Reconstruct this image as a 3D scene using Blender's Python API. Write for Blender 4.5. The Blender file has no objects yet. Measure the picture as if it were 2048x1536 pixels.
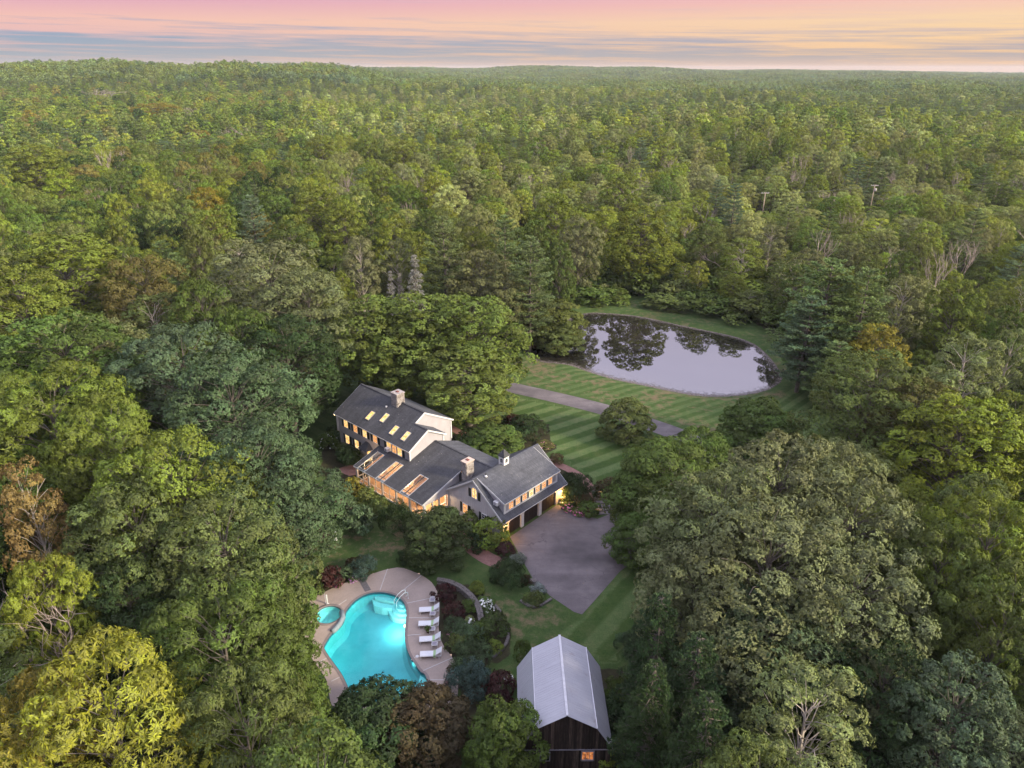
import bpy, bmesh, math, random
import numpy as np
from mathutils import Vector, Matrix
random.seed(7); rng = np.random.default_rng(7)
D = bpy.data; SC = bpy.context.scene; COL = SC.collection
R = math.radians

# ------------------------------------------------------------------ camera
CAM_H, F_PX, CX, CY = 48.0, 1422.0, 1024.0, 768.0
PITCH = R(23.9)
cam_d = D.cameras.new('camera'); cam = D.objects.new('camera', cam_d); COL.objects.link(cam)
cam.location = (0, 0, CAM_H); cam.rotation_euler = (R(90) - PITCH, R(-0.25), 0)
cam.rotation_euler = (R(90) - PITCH, 0, 0)
cam_d.sensor_fit = 'HORIZONTAL'; cam_d.sensor_width = 36.0; cam_d.lens = 36.0 * F_PX / 2048.0
cam_d.clip_start = 1.0; cam_d.clip_end = 20000.0
SC.camera = cam

def lin(r, g, b):
    def f(c):
        c /= 255.0
        return c / 12.92 if c <= 0.04045 else ((c + 0.055) / 1.055) ** 2.4
    return (f(r), f(g), f(b), 1.0)

# ------------------------------------------------------------------ sky
class NT:
    """tiny helper round a node tree"""
    def __init__(self, tree): self.t = tree; self.n = tree.nodes; self.l = tree.links
    def new(self, kind, **kw):
        nd = self.n.new(kind)
        for k, v in kw.items(): setattr(nd, k, v)
        return nd
    def put(self, nd, sock, v):
        s = nd.inputs[sock]
        if isinstance(v, bpy.types.NodeSocket): self.l.new(v, s)
        elif v is not None: s.default_value = v
    def math(self, op, a, b=None, c=None, clamp=False):
        nd = self.new('ShaderNodeMath', operation=op, use_clamp=clamp)
        self.put(nd, 0, a); self.put(nd, 1, b); self.put(nd, 2, c)
        return nd.outputs[0]
    def mix(self, f, a, b, blend='MIX'):
        nd = self.new('ShaderNodeMix', data_type='RGBA', blend_type=blend)
        self.put(nd, 0, f); self.put(nd, 6, a); self.put(nd, 7, b)
        return nd.outputs[2]
    def ramp(self, f, stops, interp='LINEAR'):
        nd = self.new('ShaderNodeValToRGB'); cr = nd.color_ramp; cr.interpolation = interp
        while len(cr.elements) < len(stops): cr.elements.new(0.5)
        for e, (p, c) in zip(cr.elements, stops):
            e.position = p; e.color = c if len(c) == 4 else (*c, 1)
        self.put(nd, 0, f)
        return nd.outputs[0]
    def rng(self, v, a, b, c, d):
        nd = self.new('ShaderNodeMapRange'); self.put(nd, 0, v)
        for i, x in enumerate((a, b, c, d)): nd.inputs[1 + i].default_value = x
        return nd.outputs[0]
    def comb(self, x, y, z=0.0):
        nd = self.new('ShaderNodeCombineXYZ')
        for i, v in enumerate((x, y, z)): self.put(nd, i, v)
        return nd.outputs[0]
    def noise(self, vec, scale, detail=3.0, rough=0.5):
        nd = self.new('ShaderNodeTexNoise')
        if vec is not None: self.put(nd, 'Vector', vec)
        nd.inputs['Scale'].default_value = scale; nd.inputs['Detail'].default_value = detail
        nd.inputs['Roughness'].default_value = rough
        return nd.outputs['Fac']

SUN_EL, SUN_AZ = 25.0, 116.0          # soft low light from the right, a little behind: it reaches the crowns, the tall oaks shade the clearing
world = D.worlds.new('World'); SC.world = world; world.use_nodes = True
w = NT(world.node_tree); w.n.clear()
tc = w.new('ShaderNodeTexCoord'); sp = w.new('ShaderNodeSeparateXYZ'); w.l.new(tc.outputs['Generated'], sp.inputs[0])
el = w.math('MULTIPLY', w.math('ARCSINE', sp.outputs[2]), 57.2958)
az = w.math('ARCTAN2', sp.outputs[0], sp.outputs[1])
side = w.rng(az, -0.55, 0.5, 0.0, 1.0)
e6 = w.rng(el, 0.0, 6.0, 0.0, 1.0)
def stops(*a): return [(p / 6.0, lin(*c)) for p, c in a]
clearL = w.ramp(e6, stops((0, (206, 184, 176)), (0.8, (168, 174, 184)), (1.9, (152, 170, 192)), (3.0, (170, 168, 196)), (4.3, (210, 168, 194)), (6, (205, 175, 205))))
cloudL = w.ramp(e6, stops((0, (222, 186, 170)), (0.8, (228, 190, 176)), (1.9, (232, 188, 188)), (3.0, (247, 194, 184)), (4.2, (228, 170, 192)), (6, (214, 176, 206))))
clearR = w.ramp(e6, stops((0, (238, 190, 152)), (0.8, (190, 176, 172)), (1.9, (192, 180, 186)), (3.0, (246, 208, 184)), (4.3, (250, 204, 192)), (6, (225, 188, 205))))
cloudR = w.ramp(e6, stops((0, (255, 200, 146)), (0.8, (255, 206, 150)), (1.9, (255, 214, 166)), (3.0, (254, 218, 176)), (4.2, (252, 198, 186)), (6, (228, 188, 204))))
tilt = w.math('ADD', el, w.math('MULTIPLY', az, 0.9))
n1 = w.noise(w.comb(w.math('MULTIPLY', az, 2.2), w.math('MULTIPLY', tilt, 1.15)), 1.6, 5, 0.62)
n2 = w.noise(w.comb(w.math('MULTIPLY', az, 5.0), w.math('MULTIPLY', tilt, 3.6), 4.0), 1.3, 4, 0.6)
cover = w.math('ADD', w.math('MULTIPLY', w.rng(el, 1.6, 3.4, -0.03, 0.17), w.math('SUBTRACT', 1.0, side)), w.math('MULTIPLY', side, w.rng(el, 0.3, 3.0, -0.03, 0.10)))
n3 = w.noise(w.comb(w.math('MULTIPLY', az, 14.0), w.math('MULTIPLY', tilt, 9.0), 9.0), 1.2, 4, 0.65)
mask = w.math('ADD', w.math('ADD', w.math('MULTIPLY', n1, 0.52), w.math('MULTIPLY', n2, 0.33)), w.math('MULTIPLY', n3, 0.15))
mask = w.math('ADD', mask, cover)
mask = w.rng(mask, 0.465, 0.60, 0.0, 1.0)
low = w.mix(side, w.mix(mask, clearL, cloudL), w.mix(mask, clearR, cloudR))
high = w.ramp(w.rng(el, 0.0, 90.0, 0.0, 1.0), [(0.05, lin(212, 186, 208)), (0.2, lin(204, 196, 220)), (0.45, lin(198, 198, 222)), (1.0, lin(192, 198, 222))])
nsky = w.new('ShaderNodeTexSky', sky_type='NISHITA'); nsky.sun_disc = False
nsky.sun_elevation = R(8.0); nsky.sun_rotation = R(SUN_AZ)
body = w.mix(w.rng(el, 4.2, 12.0, 0.0, 1.0), low, high)
SKY_LOW, SKY_UP = .54, 1.75     # the sky brightens overhead, as the pale pond shows
bg1 = w.new('ShaderNodeBackground'); w.l.new(body, bg1.inputs[0]); w.l.new(w.math('ADD', w.rng(el, 4.5, 22.0, SKY_LOW, 1.3), w.rng(el, 20.0, 70.0, 0.0, SKY_UP - 1.3)), bg1.inputs[1])
bg2 = w.new('ShaderNodeBackground'); w.l.new(nsky.outputs[0], bg2.inputs[0]); bg2.inputs[1].default_value = 0.05
addw = w.new('ShaderNodeMixShader'); addw.inputs[0].default_value = 0.06
w.l.new(bg1.outputs[0], addw.inputs[1]); w.l.new(bg2.outputs[0], addw.inputs[2])
wo = w.new('ShaderNodeOutputWorld'); w.l.new(addw.outputs[0], wo.inputs[0])

sun_d = D.lights.new('sun', 'SUN'); sun_d.energy = 5.0; sun_d.angle = R(9); sun_d.color = (1.0, 0.87, 0.62)
sun = D.objects.new('sun', sun_d); COL.objects.link(sun)
sv = Vector((math.sin(R(SUN_AZ)) * math.cos(R(SUN_EL)), math.cos(R(SUN_AZ)) * math.cos(R(SUN_EL)), math.sin(R(SUN_EL))))
sun.rotation_euler = sv.to_track_quat('Z', 'Y').to_euler()
SC.view_settings.view_transform = 'Standard'; SC.view_settings.look = 'None'
SC.view_settings.exposure = 0.88; SC.view_settings.gamma = 1.0; SC.view_settings.use_curve_mapping = False
cy = SC.cycles
cy.max_bounces = 5; cy.diffuse_bounces = 2; cy.glossy_bounces = 2; cy.transmission_bounces = 3
cy.transparent_max_bounces = 8; cy.volume_bounces = 0; cy.use_denoising = True
cy.sample_clamp_indirect = 4.0; cy.caustics_reflective = False; cy.caustics_refractive = False
try: cy.denoiser = 'OPENIMAGEDENOISE'
except Exception: pass
cy.use_adaptive_sampling = False

# ------------------------------------------------------------------ places
_cp, _sp = math.cos(PITCH), math.sin(PITCH)
def at(px, py, z=0.0):
    """survey of the photograph: the point at height z seen at that pixel"""
    u = (px - CX) / F_PX; v = -(py - CY) / F_PX
    y = _cp + _sp * v; zz = -_sp + _cp * v
    t = (z - CAM_H) / zz
    return (u * t, y * t, z)
def proj(x, y, z):
    d = _cp * y - _sp * (z - CAM_H); up = _sp * y + _cp * (z - CAM_H)
    return CX + F_PX * x / d, CY - F_PX * up / d
def depth(x, y, z): return _cp * y - _sp * (z - CAM_H)
def zp(ox, oy, s, z=0.0):
    return lambda x, y: at(ox + x / s, oy + y / s, z)
def inpoly(x, y, poly):
    """vectorised point in polygon"""
    x = np.asarray(x, float); y = np.asarray(y, float); c = np.zeros(x.shape, bool)
    n = len(poly)
    for i in range(n):
        x1, y1 = poly[i][:2]; x2, y2 = poly[i - 1][:2]
        if y1 == y2: continue
        hit = ((y1 > y) != (y2 > y)) & (x < (x2 - x1) * (y - y1) / (y2 - y1) + x1)
        c ^= hit
    return c
def smooth_loop(pts, it=2):
    p = [tuple(q[:2]) for q in pts]
    for _ in range(it):
        o = []
        for i in range(len(p)):
            a, b = p[i], p[(i + 1) % len(p)]
            o += [(a[0] * .75 + b[0] * .25, a[1] * .75 + b[1] * .25), (a[0] * .25 + b[0] * .75, a[1] * .25 + b[1] * .75)]
        p = o
    return p
def smooth_line(pts, it=3):
    p = [tuple(q[:2]) for q in pts]
    for _ in range(it):
        o = [p[0]]
        for a, b in zip(p[:-1], p[1:]):
            o += [(a[0] * .75 + b[0] * .25, a[1] * .75 + b[1] * .25), (a[0] * .25 + b[0] * .75, a[1] * .25 + b[1] * .75)]
        o.append(p[-1]); p = o
    return p
def area(p): return sum(p[i - 1][0] * p[i][1] - p[i][0] * p[i - 1][1] for i in range(len(p))) / 2
def ccw(p): return p if area(p) > 0 else p[::-1]

# ------------------------------------------------------------------ building helpers
def obj(name, data, parent=None, loc=None, rz=None):
    o = D.objects.new(name, data); COL.objects.link(o)
    if parent: o.parent = parent
    if loc is not None: o.location = loc
    if rz is not None: o.rotation_euler = (0, 0, rz)
    return o
def tag(o, label=None, cat=None, group=None, kind=None):
    if label: o['label'] = label
    if cat: o['category'] = cat
    if group: o['group'] = group
    if kind: o['kind'] = kind
    return o
def empty(name, loc=(0, 0, 0), rz=0.0):
    o = D.objects.new(name, None); COL.objects.link(o); o.location = loc; o.rotation_euler = (0, 0, rz)
    o.empty_display_size = 0.3
    return o
class MB:
    """collects faces, builds one mesh"""
    def __init__(self): self.v = []; self.f = []; self.sm = []
    def add(self, vs, fs, smooth=False):
        o = len(self.v); self.v += [tuple(p) for p in vs]
        self.f += [tuple(i + o for i in f) for f in fs]; self.sm += [smooth] * len(fs)
        return self
    def box(self, x0, x1, y0, y1, z0, z1):
        vs = [(x, y, z) for z in (z0, z1) for y in (y0, y1) for x in (x0, x1)]
        return self.add(vs, [(0, 2, 3, 1), (4, 5, 7, 6), (0, 1, 5, 4), (1, 3, 7, 5), (3, 2, 6, 7), (2, 0, 4, 6)])
    def hexa(self, p):   # 8 points, bottom 4 then top 4, counter-clockwise from above
        return self.add(p, [(3, 2, 1, 0), (4, 5, 6, 7), (0, 1, 5, 4), (1, 2, 6, 5), (2, 3, 7, 6), (3, 0, 4, 7)])
    def slab(self, quad, t):   # quad counter-clockwise seen from outside, thickness inwards
        q = [Vector(p) for p in quad]; n = (q[1] - q[0]).cross(q[2] - q[0]).normalized()
        k = len(q)
        vs = [p - n * t for p in q] + q
        fs = [tuple(range(k))[::-1], tuple(range(k, 2 * k))] + [(i, (i + 1) % k, k + (i + 1) % k, k + i) for i in range(k)]
        return self.add(vs, fs)
    def prism(self, poly, z0, z1):
        p = ccw([q[:2] for q in poly]); k = len(p)
        vs = [(x, y, z0) for x, y in p] + [(x, y, z1) for x, y in p]
        fs = [tuple(range(k))[::-1], tuple(range(k, 2 * k))] + [(i, (i + 1) % k, k + (i + 1) % k, k + i) for i in range(k)]
        return self.add(vs, fs)
    def bar(self, a, b, wd, ht=None, up=(0, 0, 1)):
        a, b = Vector(a), Vector(b); d = (b - a).normalized(); u = Vector(up)
        if abs(d.dot(u)) > .98: u = Vector((1, 0, 0))
        s = d.cross(u).normalized() * wd / 2; u = s.cross(d).normalized() * (ht or wd) / 2
        return self.hexa([a - s - u, a + s - u, b + s - u, b - s - u, a - s + u, a + s + u, b + s + u, b - s + u])
    def tube(self, pts, rad, n=6, cap=True):
        pts = [Vector(p) for p in pts]; rads = rad if isinstance(rad, (list, tuple)) else [rad] * len(pts)
        vs = []; fs = []; prev = None
        for i, p in enumerate(pts):
            d = (pts[min(i + 1, len(pts) - 1)] - pts[max(i - 1, 0)]).normalized()
            if prev is None:
                s = d.cross(Vector((0, 0, 1)) if abs(d.z) < .9 else Vector((1, 0, 0))).normalized()
            else: s = (prev - d * prev.dot(d)).normalized()
            prev = s; u = d.cross(s)
            for k in range(n):
                a = 2 * math.pi * k / n
                vs.append(p + (s * math.cos(a) + u * math.sin(a)) * rads[i])
        for i in range(len(pts) - 1):
            for k in range(n):
                fs.append((i * n + k, i * n + (k + 1) % n, (i + 1) * n + (k + 1) % n, (i + 1) * n + k))
        if cap: fs += [tuple(range(n))[::-1], tuple(range((len(pts) - 1) * n, len(pts) * n))]
        return self.add(vs, fs, True)
    def lathe(self, prof, n=16, c=(0, 0, 0)):
        vs = []; fs = []
        for r, z in prof:
            for k in range(n):
                a = 2 * math.pi * k / n; vs.append((c[0] + r * math.cos(a), c[1] + r * math.sin(a), c[2] + z))
        for i in range(len(prof) - 1):
            for k in range(n):
                fs.append((i * n + k, i * n + (k + 1) % n, (i + 1) * n + (k + 1) % n, (i + 1) * n + k))
        fs += [tuple(range(n))[::-1], tuple(range((len(prof) - 1) * n, len(prof) * n))]
        return self.add(vs, fs, True)
    def mesh(self, name, mat):
        me = D.meshes.new(name); me.from_pydata(self.v, [], self.f)
        if mat: me.materials.append(mat)
        me.polygons.foreach_set('use_smooth', self.sm); me.update()
        return me
    def build(self, name, mat, parent=None, loc=None, rz=None):
        return obj(name, self.mesh(name, mat), parent, loc, rz)
def box(name, mat, parent, *dims): return MB().box(*dims).build(name, mat, parent)
def sheet(name, poly, z, mat, zf=None):
    """a flat sheet on the ground, triangulated"""
    bm = bmesh.new(); vs = [bm.verts.new((x, y, z if zf is None else zf(x, y))) for x, y in ccw([p[:2] for p in poly])]
    f = bm.faces.new(vs); bmesh.ops.triangulate(bm, faces=[f])
    me = D.meshes.new(name); bm.to_mesh(me); bm.free(); me.materials.append(mat)
    return obj(name, me)
def strip(name, line, width, z, mat):
    l = [Vector((p[0], p[1], 0)) for p in line]; mb = MB(); vs = []; fs = []
    for i, p in enumerate(l):
        d = (l[min(i + 1, len(l) - 1)] - l[max(i - 1, 0)]).normalized(); s = Vector((-d.y, d.x, 0)) * width / 2
        vs += [(p.x + s.x, p.y + s.y, z), (p.x - s.x, p.y - s.y, z)]
    fs = [(2 * i + 1, 2 * i + 3, 2 * i + 2, 2 * i) for i in range(len(l) - 1)]
    mb.add(vs, fs); return mb.build(name, mat)

# ------------------------------------------------------------------ materials
def material(name):
    m = D.materials.new(name); m.use_nodes = True; t = NT(m.node_tree); t.n.clear()
    out = t.new('ShaderNodeOutputMaterial'); return m, t, out
def principled(t, out, color, rough=0.7, metal=0.0, spec=0.5, normal=None):
    p = t.new('ShaderNodeBsdfPrincipled'); t.put(p, 'Base Color', color); t.put(p, 'Roughness', rough); t.put(p, 'Metallic', metal)
    t.put(p, 'Specular IOR Level', spec)
    if normal is not None: t.l.new(normal, p.inputs['Normal'])
    t.l.new(p.outputs[0], out.inputs[0]); return p
def coords(t, kind='Object'): return t.new('ShaderNodeTexCoord').outputs[kind]
def bump(t, h, strength=0.3, dist=0.02):
    b = t.new('ShaderNodeBump'); t.put(b, 'Height', h); b.inputs['Strength'].default_value = strength; b.inputs['Distance'].default_value = dist
    return b.outputs[0]
def plain(name, c, rough=0.6, metal=0.0, var=0.12, scale=3.0, spec=0.4):
    m, t, out = material(name); co = coords(t)
    n = t.noise(co, scale, 4, .6); n2 = t.noise(co, scale * 9, 2, .5)
    f = t.math('ADD', t.math('MULTIPLY', n, .7), t.math('MULTIPLY', n2, .3))
    lo = tuple(x * (1 - var * 1.6) for x in c[:3]) + (1,); hi = tuple(min(1, x * (1 + var * 1.6)) for x in c[:3]) + (1,)
    principled(t, out, t.ramp(f, [(.3, lo), (.7, hi)]), rough, metal, spec)
    return m
M = {}
M['white'] = plain('white_paint', (.62, .61, .61), .5, var=.04)
M['trim_white'] = plain('trim_paint', (.56, .55, .55), .5, var=.05)
M['shutter'] = plain('shutter_paint', (.012, .016, .017), .5)
M['black'] = plain('black_metal', (.014, .014, .015), .45)
M['grey_metal'] = plain('grey_metal', (.35, .36, .37), .35, .6)
M['dark_trim'] = plain('dark_bronze', (.03, .03, .032), .4)
M['concrete'] = plain('pool_deck_concrete', (.30, .24, .21), .85, var=.10, scale=.5)
M['joint'] = plain('deck_joint', (.42, .39, .38), .8, var=.08)
M['coping'] = plain('pool_coping', (.20, .24, .26), .6)
M['wood'] = plain('oiled_wood', (.13, .045, .028), .5, var=.3)
M['terracotta'] = plain('terracotta', (.16, .05, .035), .7)
M['fabric_white'] = plain('sling_fabric', (.60, .60, .63), .8, var=.03)
M['mesh_grey'] = plain('woven_grey', (.22, .2, .24), .8)
M['towel'] = plain('green_towel', (.33, .47, .25), .9)
M['bark'] = plain('bark', (.105, .09, .078), .9, var=.3, scale=1.5)
M['pale_bark'] = plain('pale_bark', (.34, .30, .265), .9, var=.22, scale=1.2)
M['dead_bark'] = plain('dead_twig_bark', (.29, .235, .215), .9, var=.2, scale=1.2)
M['pole_wood'] = plain('pole_wood', (.30, .235, .18), .9)
M['stone_step'] = plain('stone_step', (.115, .105, .11), .85, var=.2)
M['mulch'] = plain('mulch', (.13, .065, .05), .95, var=.4, scale=6)
M['petal_white'] = plain('white_petals', (.75, .76, .72), .8)
M['petal_pink'] = plain('pink_petals', (.62, .2, .36), .8)
M['petal_lilac'] = plain('lilac_petals', (.5, .26, .5), .8)
M['interior'] = plain('interior_plaster', (.55, .42, .30), .8)
M['floor_tile'] = plain('interior_tile', (.42, .27, .17), .6, var=.2)
M['rafter'] = plain('stained_rafter', (.32, .17, .08), .6, var=.2)

def m_siding():
    m, t, out = material('lapped_siding'); co = coords(t); s = t.new('ShaderNodeSeparateXYZ'); t.l.new(co, s.inputs[0])
    n = t.noise(co, 1.2, 4, .6)
    saw = t.math('FRACT', t.math('MULTIPLY', s.outputs[2], 1 / .14))
    c = t.ramp(n, [(.3, (.325, .305, .325)), (.7, (.375, .355, .38))])
    principled(t, out, c, .7, 0, .3, bump(t, saw, .6, .02)); return m
M['siding'] = m_siding()
def m_batten():
    m, t, out = material('vertical_siding'); co = coords(t)
    c = t.ramp(t.noise(co, 1.4, 4, .6), [(.3, (.45, .42, .425)), (.7, (.51, .48, .485))]); principled(t, out, c, .7, 0, .3); return m
M['batten'] = m_batten()
def m_shingle(name, lo, hi):
    m, t, out = material(name); co = coords(t)
    b = t.new('ShaderNodeTexBrick'); mp = t.new('ShaderNodeMapping'); t.l.new(co, mp.inputs[0]); t.l.new(mp.outputs[0], b.inputs[0])
    b.inputs['Scale'].default_value = 1.0; b.inputs['Brick Width'].default_value = .33; b.inputs['Row Height'].default_value = .145
    b.inputs['Mortar Size'].default_value = .012; b.inputs['Color1'].default_value = (.75, .75, .75, 1); b.inputs['Color2'].default_value = (1.1, 1.1, 1.1, 1)
    b.inputs['Mortar'].default_value = (.45, .45, .45, 1); b.offset = .5
    n = t.noise(co, .35, 5, .65); n3 = t.noise(co, 9, 3, .6)
    base = t.ramp(t.math('ADD', t.math('MULTIPLY', n, .75), t.math('MULTIPLY', n3, .25)), [(.32, lo), (.5, tuple((a + b_) / 2 for a, b_ in zip(lo, hi))), (.68, hi)])
    c = t.mix(1.0, base, b.outputs[0], 'MULTIPLY')
    mp2 = t.new('ShaderNodeMapping'); t.l.new(co, mp2.inputs[0]); mp2.inputs['Scale'].default_value = (1.6, .16, .4)
    c = t.mix(1.0, c, t.ramp(t.noise(mp2.outputs[0], 1.1, 4, .65), [(.3, (.72, .72, .74)), (.7, (1.3, 1.3, 1.3))]), 'MULTIPLY')
    # lichen and fallen leaves
    v = t.new('ShaderNodeTexVoronoi'); t.put(v, 'Vector', co); v.inputs['Scale'].default_value = 2.2
    spot = t.math('MULTIPLY', t.math('LESS_THAN', v.outputs['Distance'], .11), t.math('GREATER_THAN', n, .54))
    c = t.mix(t.math('MULTIPLY', spot, .6), c, (.33, .31, .27, 1))
    principled(t, out, c, .78, 0, .5, bump(t, b.outputs['Fac'], .5, .012)); return m
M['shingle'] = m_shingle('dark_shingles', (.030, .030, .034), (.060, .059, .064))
M['shingle_grey_sheen'] = m_shingle('grey_sheen_shingles', (.048, .050, .058), (.090, .092, .104))  # lighter garage roof; on rear slopes its tone paints in the sky sheen
def m_stone(name='chimney_stone', k=1.0, scale=3.2):
    m, t, out = material(name); co = coords(t)
    v = t.new('ShaderNodeTexVoronoi'); t.put(v, 'Vector', co); v.inputs['Scale'].default_value = scale
    e = t.new('ShaderNodeTexVoronoi', feature='DISTANCE_TO_EDGE'); t.put(e, 'Vector', co); e.inputs['Scale'].default_value = scale
    hs = t.new('ShaderNodeSeparateColor'); t.l.new(v.outputs['Color'], hs.inputs[0])
    c = t.ramp(hs.outputs[0], [(0, (.15 * k, .125 * k, .115 * k)), (.5, (.25 * k, .215 * k, .20 * k)), (1, (.36 * k, .32 * k, .30 * k))])
    c = t.mix(t.math('LESS_THAN', e.outputs['Distance'], .05), c, (.33 * k, .31 * k, .30 * k, 1))
    principled(t, out, c, .85, 0, .3, bump(t, t.rng(e.outputs['Distance'], 0, .15, 0, 1), .8, .04)); return m
M['stone'] = m_stone(); M['wall_stone'] = m_stone('wall_stone', .5, 2.5)
def m_brick():
    m, t, out = material('brick_paving'); co = coords(t)
    b = t.new('ShaderNodeTexBrick'); t.put(b, 'Vector', co); b.inputs['Scale'].default_value = 1
    b.inputs['Brick Width'].default_value = .22; b.inputs['Row Height'].default_value = .11; b.inputs['Mortar Size'].default_value = .012
    b.inputs['Color1'].default_value = (.17, .07, .058, 1); b.inputs['Color2'].default_value = (.23, .105, .09, 1); b.inputs['Mortar'].default_value = (.2, .15, .13, 1)
    n = t.noise(co, .9, 4, .6)
    c = t.mix(1.0, b.outputs[0], t.ramp(n, [(.3, (.75, .75, .75)), (.7, (1.15, 1.15, 1.15))]), 'MULTIPLY')
    principled(t, out, c, .85, 0, .3); return m
M['brick'] = m_brick()
def m_asphalt():
    m, t, out = material('old_asphalt'); co = coords(t)
    n = t.noise(co, .22, 5, .65); f = t.noise(co, 14, 3, .7)
    mp = t.new('ShaderNodeMapping'); t.l.new(co, mp.inputs[0]); mp.inputs['Rotation'].default_value = (0, 0, R(-40)); mp.inputs['Scale'].default_value = (.18, 1, 1)
    st = t.noise(mp.outputs[0], .5, 4, .6)
    base = t.ramp(t.math('ADD', t.math('MULTIPLY', n, .6), t.math('MULTIPLY', st, .4)), [(.36, (.05, .043, .046)), (.5, (.11, .094, .098)), (.62, (.17, .146, .15))])
    base = t.mix(.35, base, t.ramp(f, [(.3, (.065, .055, .058)), (.7, (.165, .142, .144))]))
    wv = t.new('ShaderNodeTexVoronoi', feature='DISTANCE_TO_EDGE')
    ds = t.noise(co, .5, 4, .6); off = t.new('ShaderNodeVectorMath', operation='ADD'); t.l.new(co, off.inputs[0])
    t.l.new(t.comb(t.math('MULTIPLY', ds, 2.5), t.math('MULTIPLY', ds, -1.5)), off.inputs[1])
    t.put(wv, 'Vector', off.outputs[0]); wv.inputs['Scale'].default_value = .21
    crack = t.math('MULTIPLY', t.math('LESS_THAN', wv.outputs['Distance'], .004), t.math('GREATER_THAN', n, .45))
    c = t.mix(t.math('MULTIPLY', crack, .55), base, (.05, .045, .047, 1))
    v2 = t.new('ShaderNodeTexVoronoi'); t.put(v2, 'Vector', co); v2.inputs['Scale'].default_value = 1.3
    lit_ = t.math('MULTIPLY', t.math('LESS_THAN', v2.outputs['Distance'], .07), t.math('GREATER_THAN', t.noise(co, .3, 3, .6), .54))
    c = t.mix(t.math('MULTIPLY', lit_, .6), c, (.16, .11, .05, 1))
    d2 = t.noise(co, .09, 4, .7); c = t.mix(t.rng(d2, .52, .66, 0, .55), c, (.04, .036, .039, 1))
    principled(t, out, c, .85, 0, .35, bump(t, f, .25, .01)); return m
M['asphalt'] = m_asphalt()
def m_ground():
    m, t, out = material('ground_cover'); pos = t.new('ShaderNodeNewGeometry').outputs['Position']
    a = t.new('ShaderNodeAttribute', attribute_name='zone'); sep = t.new('ShaderNodeSeparateColor'); t.l.new(a.outputs['Color'], sep.inputs[0])
    ph = t.new('ShaderNodeAttribute', attribute_name='mow').outputs['Fac']
    n = t.noise(pos, .12, 5, .65); n2 = t.noise(pos, .9, 5, .7); n3 = t.noise(pos, 7, 3, .7)
    wob = t.math('MULTIPLY', t.math('SUBTRACT', n2, .5), .5)
    # lawn: two leans of mown grass
    sn = t.math('SINE', t.math('MULTIPLY', t.math('ADD', ph, t.math('MULTIPLY', wob, .35)), 6.2832))
    stripe = t.rng(sn, -.35, .35, 0, 1)
    dark = t.ramp(n2, [(.3, (.026, .058, .011)), (.7, (.05, .08, .02))]); light = t.ramp(n2, [(.3, (.060, .10, .03)), (.7, (.10, .13, .05))])
    plainc = t.ramp(n2, [(.28, (.026, .052, .013)), (.5, (.042, .07, .019)), (.72, (.068, .085, .03))])
    lawn = t.mix(sep.outputs[1], plainc, t.mix(stripe, dark, light))
    lawn = t.mix(1.0, lawn, t.ramp(n3, [(.25, (.72, .72, .72)), (.75, (1.28, 1.28, 1.28))]), 'MULTIPLY')
    dry = t.rng(t.math('ADD', t.math('MULTIPLY', n, .5), t.math('MULTIPLY', n2, .5)), .50, .60, 0, 1)
    dryk = t.math('MULTIPLY', dry, sep.outputs[2])
    lawn = t.mix(dryk, lawn, t.ramp(n3, [(.3, (.10, .07, .042)), (.7, (.175, .125, .08))]))
    floor = t.ramp(n2, [(.3, (.018, .016, .010)), (.55, (.035, .032, .016)), (.75, (.05, .06, .02))])
    k = t.rng(t.math('ADD', sep.outputs[0], t.math('MULTIPLY', t.math('SUBTRACT', n2, .5), .9)), .42, .58, 0, 1)
    c = t.mix(k, floor, lawn)
    principled(t, out, c, .95, 0, .15, bump(t, n3, .5, .05)); return m
M['ground'] = m_ground()
def m_pond():
    m, t, out = material('pond_water'); pos = t.new('ShaderNodeNewGeometry').outputs['Position']
    bn = bump(t, t.noise(pos, 1.1, 2, .5), .012, .05)
    g = t.new('ShaderNodeBsdfGlossy'); g.inputs['Color'].default_value = (.70, .70, .72, 1); g.inputs['Roughness'].default_value = .012; t.l.new(bn, g.inputs['Normal'])
    d = t.new('ShaderNodeBsdfDiffuse')
    n = t.noise(pos, .35, 5, .7); scum = t.ramp(n, [(.35, (.016, .015, .011)), (.7, (.034, .03, .024))]); t.l.new(scum, d.inputs['Color'])
    fr = t.new('ShaderNodeFresnel'); fr.inputs['IOR'].default_value = 3.2
    mx = t.new('ShaderNodeMixShader'); t.l.new(t.math('MULTIPLY', fr.outputs[0], 1.35, clamp=True), mx.inputs[0]); t.l.new(d.outputs[0], mx.inputs[1]); t.l.new(g.outputs[0], mx.inputs[2])
    t.l.new(mx.outputs[0], out.inputs[0]); return m
M['pond'] = m_pond()
def m_scum():
    m, t, out = material('shore_scum'); pos = t.new('ShaderNodeNewGeometry').outputs['Position']
    a = t.new('ShaderNodeAttribute', attribute_name='shore').outputs['Fac']
    n = t.noise(pos, 1.6, 5, .75); k = t.rng(t.math('ADD', t.math('MULTIPLY', a, .55), n), .70, .98, 0, .75)
    d = t.new('ShaderNodeBsdfDiffuse'); t.l.new(t.ramp(t.noise(pos, 6, 2, .5), [(.3, (.10, .085, .075)), (.7, (.19, .165, .155))]), d.inputs[0])
    tr = t.new('ShaderNodeBsdfTransparent'); mx = t.new('ShaderNodeMixShader'); t.l.new(k, mx.inputs[0]); t.l.new(tr.outputs[0], mx.inputs[1]); t.l.new(d.outputs[0], mx.inputs[2]); t.l.new(mx.outputs[0], out.inputs[0]); return m
M['scum'] = m_scum()
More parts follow.
